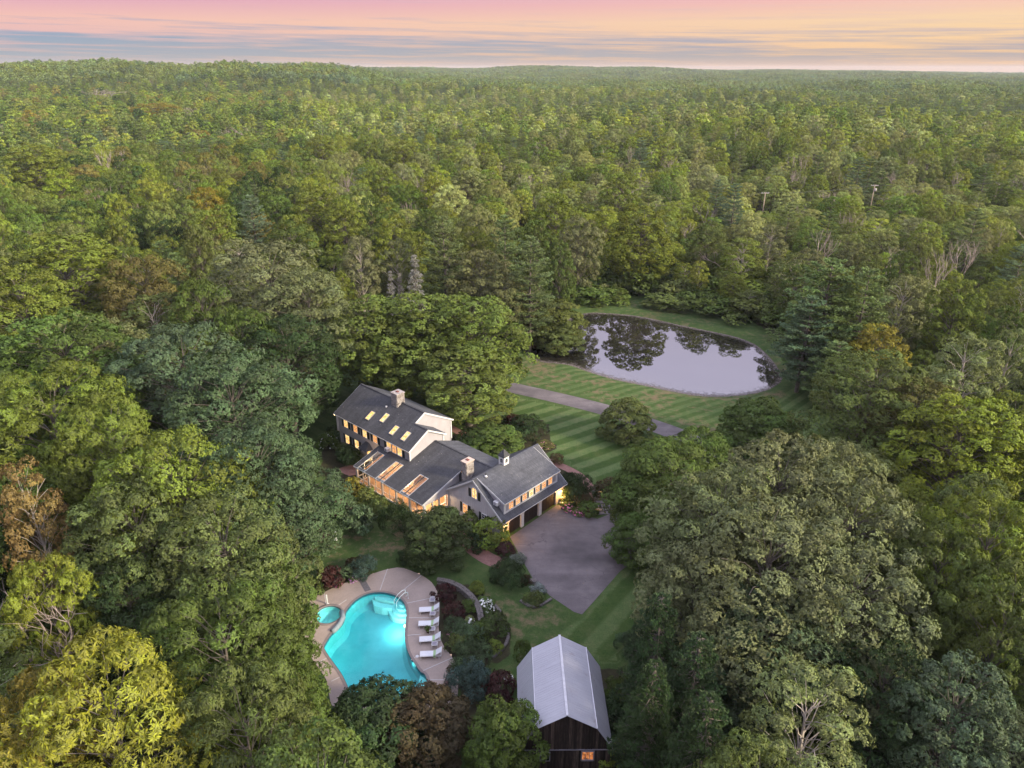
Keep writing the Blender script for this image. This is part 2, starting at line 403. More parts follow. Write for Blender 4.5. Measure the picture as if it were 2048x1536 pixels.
def m_clear(name, tint, fac_ior=1.33, rough=.02, wave=0.0, k=1.0):
    m, t, out = material(name); pos = t.new('ShaderNodeNewGeometry').outputs['Position']
    tr = t.new('ShaderNodeBsdfTransparent'); tr.inputs[0].default_value = (*tint, 1)
    g = t.new('ShaderNodeBsdfGlossy'); g.inputs['Roughness'].default_value = rough
    if wave: t.l.new(bump(t, t.noise(pos, 2.2, 3, .6), wave, .06), g.inputs['Normal'])
    fr = t.new('ShaderNodeFresnel'); fr.inputs['IOR'].default_value = fac_ior
    mx = t.new('ShaderNodeMixShader'); bf = t.new('ShaderNodeNewGeometry').outputs['Backfacing']; t.l.new(t.math('MULTIPLY', t.math('MULTIPLY', fr.outputs[0], k, clamp=True), t.math('SUBTRACT', 1.0, bf)), mx.inputs[0]); t.l.new(tr.outputs[0], mx.inputs[1]); t.l.new(g.outputs[0], mx.inputs[2])
    t.l.new(mx.outputs[0], out.inputs[0]); return m
M['pool_water'] = m_clear('pool_water', (.55, .96, .98), 1.33, .05, .15)
M['glass'] = m_clear('window_glass', (.93, .95, .95), 1.5, .01)
M['screen'] = m_clear('porch_screen', (.72, .72, .74), 1.4, .25)
def m_plaster():
    m, t, out = material('pool_plaster'); pos = t.new('ShaderNodeNewGeometry').outputs['Position']
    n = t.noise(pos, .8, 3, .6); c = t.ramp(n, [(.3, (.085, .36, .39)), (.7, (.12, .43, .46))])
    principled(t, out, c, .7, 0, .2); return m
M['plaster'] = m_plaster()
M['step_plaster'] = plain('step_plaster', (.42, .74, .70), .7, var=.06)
def m_lit(name, stops_, strength, scale=1.3):
    m, t, out = material(name); co = coords(t)
    n = t.noise(co, scale, 2, .5); e = t.new('ShaderNodeEmission'); t.l.new(t.ramp(n, stops_), e.inputs[0]); e.inputs[1].default_value = strength
    g = t.new('ShaderNodeBsdfGlossy'); g.inputs['Roughness'].default_value = .03; fr = t.new('ShaderNodeFresnel')
    mx = t.new('ShaderNodeMixShader'); t.l.new(fr.outputs[0], mx.inputs[0]); t.l.new(e.outputs[0], mx.inputs[1]); t.l.new(g.outputs[0], mx.inputs[2])
    t.l.new(mx.outputs[0], out.inputs[0]); return m
M['lit_yellow'] = m_lit('lit_window_yellow', [(.3, (.75, .30, .05)), (.5, (1.0, .58, .17)), (.62, (1.0, .80, .42)), (.7, (.8, .5, .2))], 1.0, 3.4)
M['lit_orange'] = m_lit('lit_window_orange', [(.3, (.45, .14, .04)), (.45, (.8, .31, .07)), (.58, (1.0, .52, .17)), (.68, (.45, .2, .1)), (.75, (.9, .68, .48))], .85, 4.0)
M['lit_dim'] = m_lit('dim_lit_window', [(.35, (.12, .04, .02)), (.5, (.6, .19, .06)), (.7, (.8, .36, .14))], .55, 5.0)
M['bulb'] = m_lit('lamp_glow', [(0, (1, .62, .22)), (1, (1, .78, .4))], 6.0)
M['unlit'] = plain('dark_pane', (.02, .022, .026), .08, spec=.8)
def m_metalroof():
    m, t, out = material('galvanised_roof'); co = coords(t); n = t.noise(co, .6, 4, .6)
    mp = t.new('ShaderNodeMapping'); t.l.new(co, mp.inputs[0]); mp.inputs['Scale'].default_value = (.5, 6, 1)
    st = t.noise(mp.outputs[0], 1.0, 4, .6)
    c = t.ramp(t.math('ADD', t.math('MULTIPLY', n, .5), t.math('MULTIPLY', st, .5)), [(.3, (.33, .33, .37)), (.7, (.40, .40, .44))])
    ru = t.noise(co, .9, 6, .75); c = t.mix(t.rng(ru, .60, .72, 0, .45), c, (.20, .13, .10, 1))
    principled(t, out, c, .55, .2, .5); return m
M['metal_roof'] = m_metalroof()
def m_board():
    m, t, out = material('weathered_boards'); co = coords(t)
    oi = t.new('ShaderNodeObjectInfo'); mp = t.new('ShaderNodeMapping'); t.l.new(co, mp.inputs[0]); mp.inputs['Scale'].default_value = (9, 9, .9)
    n = t.noise(mp.outputs[0], 1.2, 5, .7)
    c = t.ramp(n, [(.3, (.012, .010, .009)), (.55, (.038, .028, .024)), (.75, (.10, .075, .062))])
    c = t.mix(1.0, c, t.ramp(oi.outputs['Random'], [(0, (.45, .4, .38)), (.6, (1.1, 1.0, .95)), (1, (2.6, 2.4, 2.3))]), 'MULTIPLY')
    principled(t, out, c, .9, 0, .2); return m
M['board'] = m_board()
def m_door():
    m, t, out = material('stained_garage_door'); co = coords(t)
    mp = t.new('ShaderNodeMapping'); t.l.new(co, mp.inputs[0]); mp.inputs['Scale'].default_value = (1, 7, .8)
    c = t.ramp(t.noise(mp.outputs[0], 2.0, 4, .6), [(.3, (.014, .010, .008)), (.7, (.04, .026, .02))]); principled(t, out, c, .5, 0, .4); return m
M['garage_door'] = m_door()
def m_leaf(name, far=False):
    m, t, out = material(name)
    if far: base = t.new('ShaderNodeAttribute', attribute_name='tint', attribute_type='INSTANCER').outputs['Color']
    else: base = t.new('ShaderNodeObjectInfo').outputs['Color']
    rnd = t.new('ShaderNodeNewGeometry').outputs['Random Per Island']
    lobe = t.new('ShaderNodeAttribute', attribute_name='bough').outputs['Fac']
    hsv = t.new('ShaderNodeHueSaturation'); t.put(hsv, 'Color', base)
    t.put(hsv, 'Hue', t.math('ADD', .488, t.math('MULTIPLY', lobe, .024)))
    t.put(hsv, 'Saturation', t.rng(rnd, 0, 1, .90, 1.10))
    t.put(hsv, 'Value', t.math('MULTIPLY', t.rng(rnd, 0, 1, .70, 1.34), t.rng(lobe, 0, 1, .74, 1.28)))
    d = t.new('ShaderNodeBsdfDiffuse'); t.l.new(hsv.outputs[0], d.inputs[0])
    tr = t.new('ShaderNodeBsdfTranslucent'); t.l.new(t.mix(1.0, hsv.outputs[0], (1.0, 1.0, .55, 1), 'MULTIPLY'), tr.inputs[0])
    mx = t.new('ShaderNodeMixShader'); mx.inputs[0].default_value = .2; t.l.new(d.outputs[0], mx.inputs[1]); t.l.new(tr.outputs[0], mx.inputs[2])
    g = t.new('ShaderNodeBsdfGlossy'); g.inputs['Roughness'].default_value = .55; g.inputs['Color'].default_value = (.7, .75, .6, 1)
    m2 = t.new('ShaderNodeMixShader'); m2.inputs[0].default_value = .02; t.l.new(mx.outputs[0], m2.inputs[1]); t.l.new(g.outputs[0], m2.inputs[2])
    t.l.new(m2.outputs[0], out.inputs[0]); return m
M['leaf'] = m_leaf('leaf'); M['leaf_far'] = m_leaf('leaf_distant', True)
# ================================================================== ground, water, roads
z5 = lambda x, y, z=0.0: at(960 + x / 2.7676, 500 + y / 2.7676, z)
z3 = lambda x, y, z=0.0: at(560 + x / 4.096, 1080 + y / 4.096, z)
z1 = lambda x, y, z=0.0: at(600 + x / 5.12, 740 + y / 5.12, z)
z7 = lambda x, y, z=0.0: at(940 + x / 4.452, 780 + y / 4.452, z)
z6 = lambda x, y, z=0.0: at(840 + x / 4.517, 1080 + y / 4.517, z)
px = lambda *pts: [at(*p)[:2] for p in pts]
POND_Z = -0.45
POND = smooth_loop([z5(x, y, POND_Z) for x, y in [(500, 368), (600, 345), (720, 350), (850, 362), (950, 380), (1080, 410), (1200, 435), (1330, 460), (1450, 490), (1540, 530), (1590, 580), (1650, 650), (1680, 700), (1660, 740), (1600, 775), (1500, 800), (1350, 814), (1200, 810), (1050, 782), (900, 750), (760, 722), (650, 692), (560, 660), (480, 632), (380, 627), (300, 612), (250, 570), (250, 530), (350, 480), (450, 430)]], 1)
DECK = smooth_loop([z3(*p) for p in [(985, 222), (1100, 262), (1180, 300), (1240, 345), (1280, 400), (1300, 470), (1308, 560), (1303, 650), (1298, 720), (1310, 800), (1345, 880), (1395, 940), (1440, 1010), (1458, 1070), (1460, 1180), (1455, 1290), (1415, 1350), (1300, 1365), (1150, 1390), (1000, 1420), (700, 1440), (520, 1400), (430, 1370), (405, 1300), (395, 1170), (320, 1050), (260, 980), (200, 800), (150, 680), (160, 610), (200, 560), (260, 480), (360, 430), (480, 372), (640, 320), (780, 270), (880, 240)]], 1)
POOL = smooth_loop([z3(*p) for p in [(533, 612), (545, 575), (600, 510), (660, 465), (740, 435), (830, 428), (920, 445), (980, 475), (1020, 520), (1038, 580), (1035, 640), (1026, 720), (1022, 800), (1035, 880), (1060, 950), (1100, 1010), (1148, 1083), (1185, 1098), (1208, 1150), (1195, 1192), (1160, 1212), (1130, 1235), (1080, 1285), (1000, 1312), (900, 1325), (760, 1332), (640, 1325), (600, 1305), (570, 1240), (545, 1180), (500, 1090), (440, 1010), (390, 940), (355, 880), (380, 835), (415, 780), (450, 745), (500, 700), (528, 655)]], 1)
PAD = px((1020, 1074), (1112, 1011), (1125, 1010), (1168, 1032), (1195, 1038), (1225, 1026), (1262, 1030), (1320, 1078), (1290, 1104), (1240, 1143), (1185, 1206), (1164, 1229), (1148, 1224), (1100, 1192), (1066, 1158), (1040, 1112))
ROAD = smooth_line(px((700, 655), (760, 690), (860, 730), (1004, 771), (1110, 794), (1222, 822), (1307, 851), (1353, 867), (1410, 895), (1440, 930), (1425, 985), (1370, 1030), (1280, 1065)), 2)
LANE = smooth_line(px((1105, 520), (1150, 527), (1185, 536), (1240, 551), (1300, 575)), 2)
# the cleared estate seen in the photograph (pixels of the survey), used to keep the wood out of it
CLEAR_PX = [(612, 800), (632, 760), (668, 775), (700, 770), (745, 745), (800, 770), (905, 850), (985, 800), (985, 755), (1040, 715), (1062, 690), (1120, 640), (1180, 615), (1300, 612), (1400, 636), (1500, 655), (1548, 690), (1600, 760), (1640, 820), (1665, 860), (1600, 880), (1480, 860), (1420, 868), (1350, 875), (1290, 905), (1245, 935), (1210, 1000), (1255, 1090), (1310, 1160), (1290, 1210), (1255, 1290), (1240, 1380), (1240, 1440), (1240, 1536), (1250, 1750), (1020, 1750), (1050, 1536), (930, 1440), (800, 1420), (660, 1400), (630, 1340), (640, 1290), (620, 1240), (595, 1235), (600, 1190), (625, 1130), (620, 1100), (680, 1040), (690, 980), (680, 930), (640, 890)]
BASE_PX = [(560, 860), (600, 770), (680, 700), (900, 690), (1000, 690), (1040, 640), (1130, 600), (1300, 590), (1480, 630), (1590, 690), (1690, 840), (1740, 930), (1640, 960), (1500, 1000), (1440, 1080), (1330, 1180), (1280, 1290), (1250, 1536), (1250, 1750), (880, 1750), (880, 1536), (560, 1460), (560, 1260), (520, 1130), (600, 1000)]

def hills(x, y):
    """far terrain: flat estate, a ridge beyond it to the left, low rises to the horizon"""
    x = np.asarray(x, float); y = np.asarray(y, float)
    r = np.hypot(x, y); u = x / np.maximum(np.abs(y), 1.0)
    sm = lambda a, b, v: (lambda t: t * t * (3 - 2 * t))(np.clip((v - a) / (b - a), 0, 1))
    left = 1 - sm(-.34, .08, u)
    z = left * 33 * sm(760, 1350, r) * (1 + .10 * np.sin(u * 21 + 1.0) + .06 * np.sin(u * 47))
    z += (1 - left) * (31 * (1 - sm(.0, .75, u)) + 3) * sm(2000, 3600, r) * (1 + .16 * np.sin(u * 17) + .1 * np.sin(u * 39 + 1))
    near = sm(150, 420, r) * (1 - sm(1500, 2600, r) * .4)
    z += near * (3.2 * np.sin(x / 95 + 1.3 * np.sin(y / 160)) + 2.6 * np.sin(y / 74 + x / 210) + 1.5 * np.sin(x / 38 - y / 51))
    z += 5 * sm(120, 330, r) * sm(.05, -.6, u) if False else 0
    return z
def seg_dist(X, Y, line, closed=True):
    d = np.full(X.shape, 1e9); n = len(line)
    for i in range(n if closed else n - 1):
        ax, ay = line[i][:2]; bx, by = line[(i + 1) % n][:2]
        dx, dy = bx - ax, by - ay; L = dx * dx + dy * dy + 1e-9
        t = np.clip(((X - ax) * dx + (Y - ay) * dy) / L, 0, 1)
        d = np.minimum(d, np.hypot(X - ax - t * dx, Y - ay - t * dy))
    return d
def axis(lo, hi, step, far):
    a = list(np.arange(lo, hi + .01, step)); g = step
    right = []; v = hi
    while v < far: g *= 1.22; v += g; right.append(v)
    left = []; v = lo; g = step
    while v > -far: g *= 1.22; v -= g; left.append(v)
    return np.array(left[::-1] + a + right)
xs = axis(-46, 66, .7, 9000); ys = axis(24, 160, .7, 9000)
X, Y = np.meshgrid(xs, ys)
Z = hills(X, Y)
near = (X > -90) & (X < 110) & (Y > 10) & (Y < 200)
dp = np.full(X.shape, 99.0); ip = np.zeros(X.shape, bool)
dp[near] = seg_dist(X[near], Y[near], POND); ip[near] = inpoly(X[near], Y[near], POND)
sd = np.where(ip, -dp, dp)
bank = np.clip(sd / 2.2, 0, 1); bank = bank * bank * (3 - 2 * bank)
Z = np.where(sd < 2.2, Z * bank + (1 - bank) * (POND_Z + .03), Z); Z = np.where(sd < 0, np.maximum(POND_Z + .03 + sd * .35, POND_Z - .7), Z)
hole = np.zeros(X.shape, bool); dd = np.full(X.shape, 99.0)
dd[near] = seg_dist(X[near], Y[near], DECK); hole[near] = inpoly(X[near], Y[near], DECK) & (dd[near] > .75)
# what covers the ground: r = lawn, g = mown in stripes, b = dry patches allowed
PXg, PYg = CX + F_PX * X / np.maximum(depth(X, Y, 0 * X), 1), CY - F_PX * (_sp * Y - _cp * CAM_H) / np.maximum(depth(X, Y, 0 * X), 1)
lawn = (inpoly(PXg, PYg, BASE_PX) & near).astype(float)
def soft(poly, wd=1.0):
    m = inpoly(PXg, PYg, poly) & near
    return m.astype(float)
# mulch beds and the gravelly strip: no lawn
BEDS = [[(600, 1195), (640, 1150), (700, 1128), (745, 1138), (720, 1165), (660, 1190), (615, 1215)],
        [(880, 1165), (930, 1170), (985, 1210), (1020, 1260), (1015, 1310), (960, 1345), (900, 1320), (872, 1260), (868, 1200)],
        [(1012, 1005), (1010, 1070), (960, 1090), (920, 1060), (850, 1040), (830, 1020), (870, 1010)],
        [(1100, 925), (1175, 960), (1195, 1000), (1190, 1030), (1165, 1030), (1120, 1010)],
        [(880, 880), (940, 850), (1000, 830), (1090, 840), (1110, 900), (1050, 920), (960, 940)],
        [(640, 900), (690, 870), (700, 930), (740, 990), (690, 990), (640, 950)],
        [(1040, 1340), (1240, 1340), (1260, 1536), (1020, 1536)],
        [(1275, 1090), (1330, 1110), (1320, 1165), (1290, 1150)],
        [(900, 1330), (1000, 1350), (1035, 1420), (930, 1440)]]
for b in BEDS: lawn *= 1 - soft(b)
mow = np.zeros(X.shape); stripe = np.zeros(X.shape); drym = np.zeros(X.shape)
def zone_mow(poly, dirpx, wd, curve=0.0, dryv=0.0, amp=1.0):
    global mow, stripe, drym
    m = soft(poly) > .5
    a = at(*dirpx[0]); b = at(*dirpx[1]); dx, dy = b[0] - a[0], b[1] - a[1]; L = math.hypot(dx, dy); nx, ny = -dy / L, dx / L
    along = ((X - a[0]) * dx + (Y - a[1]) * dy) / L
    ph = ((X - a[0]) * nx + (Y - a[1]) * ny + curve * along * along) / wd
    mow = np.where(m, ph, mow); stripe = np.where(m, amp, stripe); drym = np.where(m, dryv, drym)
zone_mow([(560, 720), (760, 720), (700, 900), (600, 960), (540, 860)], ((632, 812), (680, 838)), 2.6, 0, 0, .45)
zone_mow([(940, 780), (1000, 785), (1215, 832), (1310, 870), (1290, 905), (1240, 950), (1200, 970), (1090, 900), (980, 850), (900, 830)], ((1083.8, 847), (1164.6, 822.7)), 2.7, -.003, .12)
zone_mow([(960, 740), (1060, 690), (1200, 690), (1250, 740), (1400, 790), (1560, 780), (1640, 820), (1640, 900), (1440, 880), (1340, 855), (1230, 808), (1015, 760)], ((1048, 747), (1100, 734)), 1.9, 0, .85, .55)
zone_mow([(1540, 690), (1600, 750), (1700, 860), (1640, 930), (1480, 880), (1545, 810), (1590, 770)], ((1560, 830), (1620, 790)), 2.0, 0, .1, .8)
zone_mow([(1100, 1290), (1165, 1235), (1260, 1120), (1340, 1160), (1300, 1240), (1230, 1330)], ((1120, 1290), (1255, 1150)), 3.0, 0, .1, .7)
for poly, v in [([(640, 1050), (830, 1040), (880, 1100), (800, 1120), (640, 1150), (600, 1120)], .85), ([(960, 1190), (1060, 1190), (1160, 1240), (1110, 1290), (1020, 1310), (1000, 1250)], .7), ([(1020, 1270), (1060, 1280), (1040, 1420), (960, 1420), (1000, 1340)], .5), ([(1180, 600), (1340, 600), (1560, 680), (1600, 760), (1560, 740), (1520, 690), (1330, 640), (1200, 635)], .45)]:
    drym = np.where(soft(poly) > .5, v, drym)
ny_, nx_ = X.shape
idx = np.arange(nx_ * ny_).reshape(ny_, nx_)
q = np.stack([idx[:-1, :-1], idx[:-1, 1:], idx[1:, 1:], idx[1:, :-1]], -1).reshape(-1, 4)
q = q[~hole.ravel()[q].any(1)]
me = D.meshes.new('ground'); me.from_pydata(np.stack([X, Y, Z], -1).reshape(-1, 3).tolist(), [], q.tolist())
ca = me.color_attributes.new('zone', 'FLOAT_COLOR', 'POINT')
ca.data.foreach_set('color', np.stack([lawn, stripe, drym, np.ones_like(lawn)], -1).astype(np.float32).ravel())
fa = me.attributes.new('mow', 'FLOAT', 'POINT'); fa.data.foreach_set('value', mow.astype(np.float32).ravel())
me.polygons.foreach_set('use_smooth', [True] * len(me.polygons)); me.materials.append(M['ground'])
tag(obj('ground', me), 'mown lawns and dark woodland floor of the estate', kind='structure')
tag(sheet('pond', POND, POND_Z, M['pond']), 'dark still pond with lilac sky and trees mirrored in it', kind='structure')
_pl = ccw(POND); _n = len(_pl); _vs = []; _sh = []
for _k, _d in enumerate((.05, -1.1, -3.0)):
    for _i in range(_n):
        _a, _b = Vector(_pl[_i - 1]), Vector(_pl[(_i + 1) % _n]); _t = (_b - _a).normalized(); _vs.append((_pl[_i][0] + _t.y * _d, _pl[_i][1] - _t.x * _d, POND_Z + .006)); _sh.append((1.0, .45, 0.0)[_k])
_me = D.meshes.new('shore_scum'); _me.from_pydata(_vs, [], [(_k * _n + _i, (_k + 1) * _n + _i, (_k + 1) * _n + (_i + 1) % _n, _k * _n + (_i + 1) % _n) for _k in (0, 1) for _i in range(_n)])
_me.attributes.new('shore', 'FLOAT', 'POINT').data.foreach_set('value', _sh); _me.materials.append(M['scum'])
tag(obj('pond_scum', _me), 'brownish floating scum along the pond edge', kind='stuff')
tag(sheet('driveway', PAD, .02, M['asphalt']), 'worn grey asphalt apron in front of the garage doors', kind='structure')
tag(strip('road', ROAD, 3.7, .012, M['asphalt']), 'narrow asphalt drive crossing the striped lawn by the pond', kind='structure')
tag(strip('lane', LANE, 3.4, .012, M['asphalt']), 'bit of asphalt lane showing among trees beyond the pond', kind='structure')
tag(strip('path', smooth_line(px((905, 1060), (930, 1082), (952, 1102), (980, 1120), (1004, 1127))), 1.9, .015, M['brick']), 'red brick path below the garage shrubs', kind='structure')
tag(strip('path', smooth_line(px((1098, 918), (1112, 928), (1135, 937), (1163, 953), (1182, 978), (1194, 994))), 1.25, .015, M['brick']), 'red brick path curving behind the garage to the steps', kind='structure')
tag(strip('path', smooth_line(px((862, 832), (895, 852), (925, 868), (965, 892))), 1.3, .015, M['brick']), 'red brick path along the rear of the house', kind='structure')
tag(sheet('path', [z1(*p) for p in [(400, 1010), (470, 980), (580, 975), (610, 1070), (500, 1085), (420, 1050)]], .015, M['brick']), 'red brick terrace at the corner of the glazed sunroom', kind='structure')
# stone steps from the brick path down to the apron
st = tag(empty('stone_steps', at(1203, 1010)), 'grey stone steps with lamps beside the dark hedge', 'steps')
ox, oy = st.location.x, st.location.y
ta, tb = z7(1138, 925), z7(1205, 1095)
for i in range(7):
    k = i / 6; cx_, cy_ = ta[0] + (tb[0] - ta[0]) * k, ta[1] + (tb[1] - ta[1]) * k
    wd = 1.0 + .7 * k; dx, dy = (tb[0] - ta[0]), (tb[1] - ta[1]); L = math.hypot(dx, dy); dx /= L; dy /= L
    sx, sy = -dy, dx; dep = .60
    jitter = random.uniform(-.06, .06)
    pts = [(cx_ - ox + a_ * sx * wd + b_ * dx * dep + jitter * sx, cy_ - oy + a_ * sy * wd + b_ * dy * dep + jitter * sy) for a_, b_ in ((-.62, -.5), (.62, -.5), (.62, .5), (-.62, .5))]
    MB().prism(pts, -.05, .05 + (6 - i) * .05).build('step', M['stone_step'], st)

# ------------------------------------------------------------------ swimming pool
def lamp(name, loc, power, color, radius=.12, parent=None, kind='POINT', spot=None, target=None):
    l = D.lights.new(name, kind); l.energy = power; l.color = color; l.shadow_soft_size = radius
    o = obj(name, l, parent); o.location = loc
    if kind == 'SPOT': l.spot_size = spot; l.spot_blend = .6
    if target is not None: o.rotation_euler = (Vector(loc) - Vector(target)).to_track_quat('Z', 'Y').to_euler()
    return o
WATER_Z, FLOOR_Z = -.14, -1.7
def deck_with_hole():
    from mathutils.geometry import delaunay_2d_cdt
    spa_c = z3(398, 615); SPA_R = abs(z3(501, 615)[0] - z3(295, 615)[0]) / 2
    circ = [(spa_c[0] + SPA_R * math.cos(2 * math.pi * i / 40), spa_c[1] + SPA_R * math.sin(2 * math.pi * i / 40)) for i in range(40)]
    loops = [ccw(DECK), ccw(POOL), circ]
    vs = []; ed = []
    for l in loops:
        o = len(vs); vs += [Vector(p) for p in l]; ed += [(o + i, o + (i + 1) % len(l)) for i in range(len(l))]
    v, e, f, *_ = delaunay_2d_cdt(vs, ed, [], 0, 1e-5)
    keep = []
    for t in f:
        c = sum((v[i] for i in t), Vector((0, 0))) / len(t)
        if inpoly(c.x, c.y, DECK) and not inpoly(c.x, c.y, POOL) and not inpoly(c.x, c.y, circ): keep.append(t)
    n = len(v)
    verts = [(p.x, p.y, .03) for p in v]; faces = [tuple(t) for t in keep]
    # outer edge thickness
    o = len(verts); dl = ccw(DECK); k = len(dl)
    verts += [(x, y, .03) for x, y in dl] + [(x, y, -.2) for x, y in dl]
    faces += [(o + k + i, o + k + (i + 1) % k, o + (i + 1) % k, o + i) for i in range(k)]
    me = D.meshes.new('deck'); me.from_pydata(verts, [], faces); me.materials.append(M['concrete'])
    return me, spa_c, SPA_R, circ
dme, SPA_C, SPA_R, SPA = deck_with_hole()
deck = tag(obj('pool_deck', dme), 'tan concrete deck with pale joints round the pool', kind='structure')
for a_, b_ in [((880, 240), (818, 418)), ((1155, 295), (962, 452)), ((1240, 478), (1030, 522)), ((1302, 640), (1036, 640)), ((1155, 775), (1024, 785)), ((1410, 968), (1155, 1080)), ((1365, 1148), (1210, 1148)), ((1145, 1225), (1215, 1290)), ((395, 962), (290, 1022)), ((505, 1118), (420, 1160)), ((600, 1300), (520, 1340)), ((545, 492), (462, 548)), ((362, 428), (378, 540)), ((190, 604), (292, 604)), ((1120, 955), (1075, 985))]:
    MB().bar((*z3(*a_)[:2], .036), (*z3(*b_)[:2], .036), .075, .02).build('joint', M['joint'], deck)
MB().bar((*z3(668, 325)[:2], .035), (*z3(722, 418)[:2], .035), .62, .022).build('walkway', M['stone_step'], deck)
pool = tag(empty('swimming_pool', (*z3(780, 850)[:2], 0)), 'curving turquoise swimming pool lit from below', 'pool')
po = Vector(pool.location)
loc2 = lambda p: (p[0] - po.x, p[1] - po.y)
PL = [loc2(p) for p in ccw(POOL)]; k = len(PL)
def offset(poly, d):
    """push a loop outwards by d"""
    out = []; n = len(poly)
    for i in range(n):
        a, b = Vector(poly[i - 1]), Vector(poly[(i + 1) % n]); t = (b - a).normalized(); out.append((poly[i][0] + t.y * d, poly[i][1] - t.x * d))
    return out
IN = offset(PL, -.35)
bas = MB(); vs = [(x, y, .02) for x, y in PL] + [(x, y, FLOOR_Z + .35) for x, y in PL] + [(x, y, FLOOR_Z) for x, y in IN]
fs = [(i, (i + 1) % k, k + (i + 1) % k, k + i) for i in range(k)] + [(k + i, k + (i + 1) % k, 2 * k + (i + 1) % k, 2 * k + i) for i in range(k)] + [tuple(range(2 * k, 3 * k))]
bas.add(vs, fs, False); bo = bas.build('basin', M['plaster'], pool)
bm = bmesh.new(); bm.from_mesh(bo.data); bmesh.ops.triangulate(bm, faces=[f for f in bm.faces if len(f.verts) > 4]); bm.to_mesh(bo.data); bm.free()
OUT = offset(PL, .24); cp = MB()
vs = [(x, y, .055) for x, y in offset(PL, .012)] + [(x, y, .055) for x, y in OUT] + [(x, y, .02) for x, y in OUT] + [(x, y, -.10) for x, y in offset(PL, -.01)]
cp.add(vs, [(i, (i + 1) % k, k + (i + 1) % k, k + i)[::-1] for i in range(k)] + [(k + i, k + (i + 1) % k, 2 * k + (i + 1) % k, 2 * k + i)[::-1] for i in range(k)] + [(3 * k + i, 3 * k + (i + 1) % k, (i + 1) % k, i)[::-1] for i in range(k)])
M['pool_rim'] = plain('pool_rim', (.19, .155, .145), .75, var=.08)
M['tile_band'] = plain('waterline_tile', (.03, .09, .12), .3)
cp.build('coping', M['pool_rim'], pool)
tl = MB(); I2 = offset(PL, -.02)
tl.add([(x, y, .05) for x, y in I2] + [(x, y, -.2) for x, y in I2], [(i, (i + 1) % k, k + (i + 1) % k, k + i) for i in range(k)]); tl.build('tile_band', M['tile_band'], pool)
WL = offset(PL, -.015)
wob_ = sheet('water', WL, WATER_Z, M['pool_water']); wob_.parent = pool
# corner steps: quarter discs against the wall, and a two-level bench
sc_ = loc2(z3(1012, 512, -.4))
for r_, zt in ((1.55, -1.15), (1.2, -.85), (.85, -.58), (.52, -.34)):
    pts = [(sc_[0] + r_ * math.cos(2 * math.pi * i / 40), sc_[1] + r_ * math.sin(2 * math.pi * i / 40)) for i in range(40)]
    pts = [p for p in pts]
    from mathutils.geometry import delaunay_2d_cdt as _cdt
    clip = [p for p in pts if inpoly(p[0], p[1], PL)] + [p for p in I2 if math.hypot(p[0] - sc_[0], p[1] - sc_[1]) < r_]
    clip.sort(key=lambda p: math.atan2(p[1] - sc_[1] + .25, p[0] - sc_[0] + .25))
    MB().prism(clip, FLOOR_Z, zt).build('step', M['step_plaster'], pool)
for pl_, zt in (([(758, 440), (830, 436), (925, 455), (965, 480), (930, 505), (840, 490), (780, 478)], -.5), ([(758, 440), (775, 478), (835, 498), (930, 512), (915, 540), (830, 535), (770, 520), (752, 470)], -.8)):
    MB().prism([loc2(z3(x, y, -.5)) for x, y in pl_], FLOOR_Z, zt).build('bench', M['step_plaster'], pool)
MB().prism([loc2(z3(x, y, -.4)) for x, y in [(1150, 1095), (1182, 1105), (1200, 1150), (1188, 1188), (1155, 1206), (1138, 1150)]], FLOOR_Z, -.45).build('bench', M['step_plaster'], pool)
# spa: round, slightly proud, with a seat ring
spa = tag(empty('spa', (*SPA_C[:2], 0)), 'small round spa basin joined to the pool', 'spa')
MB().lathe([(SPA_R + .0, -1.2), (SPA_R + .26, -1.2), (SPA_R + .26, .10), (SPA_R, .10), (SPA_R - .02, -.5), (SPA_R - .02, -1.2)], 40).build('rim', M['pool_rim'], spa)
M['spa_plaster'] = plain('spa_plaster', (.22, .42, .42), .7, var=.08)
tb_ = MB().lathe([(SPA_R - .01, -1.0), (SPA_R - .01, .06)], 40); tb_.f = tb_.f[:-2]; tb_.sm = tb_.sm[:-2]; tb_.build('tile_band', M['tile_band'], spa)
mb = MB(); mb.lathe([(SPA_R - .03, -.02), (SPA_R - .03, -.42), (SPA_R - .42, -.45), (SPA_R - .46, -.95), (.01, -1.0)], 40); mb.f = mb.f[:-2]; mb.sm = mb.sm[:-2]; mb.build('basin', M['spa_plaster'], spa)
ws = sheet('water', [(SPA_R * .985 * math.cos(2 * math.pi * i / 40), SPA_R * .985 * math.sin(2 * math.pi * i / 40)) for i in range(40)], -.08, M['pool_water']); ws.parent = spa
lamp('underwater_or_fill_light', (0, 0, -.3), 9, (.8, 1, .95), .2, spa)
# raised stone shoulder between spa and pool
MB().tube([(*loc2(z3(x, y)), .03) for x, y in [(505, 590), (515, 640), (490, 690), (452, 735), (425, 755)]], .26, 8).build('spillway', M['coping'], pool)
wl = loc2(z3(1022, 690, -.5)); MB().lathe([(.16, 0), (.16, .05), (.1, .08)], 16).build('pool_lamp', M['bulb'], pool, (wl[0] - .0, wl[1], -.7)).rotation_euler = (0, R(-90), 0)
lamp('underwater_or_fill_light', (wl[0] - .6, wl[1], -.6), 170, (.85, 1.0, .95), .1, pool)
for x, y, p in ((600, 545, 7), (440, 960, 10), (1085, 1030, 7), (640, 1290, 8)):  # extra lights with no fixtures, added to brighten the water
    q_ = loc2(z3(x, y, -.5)); lamp('underwater_or_fill_light', (*q_, -.42), p, (.42, 1.0, .98), .25, pool)
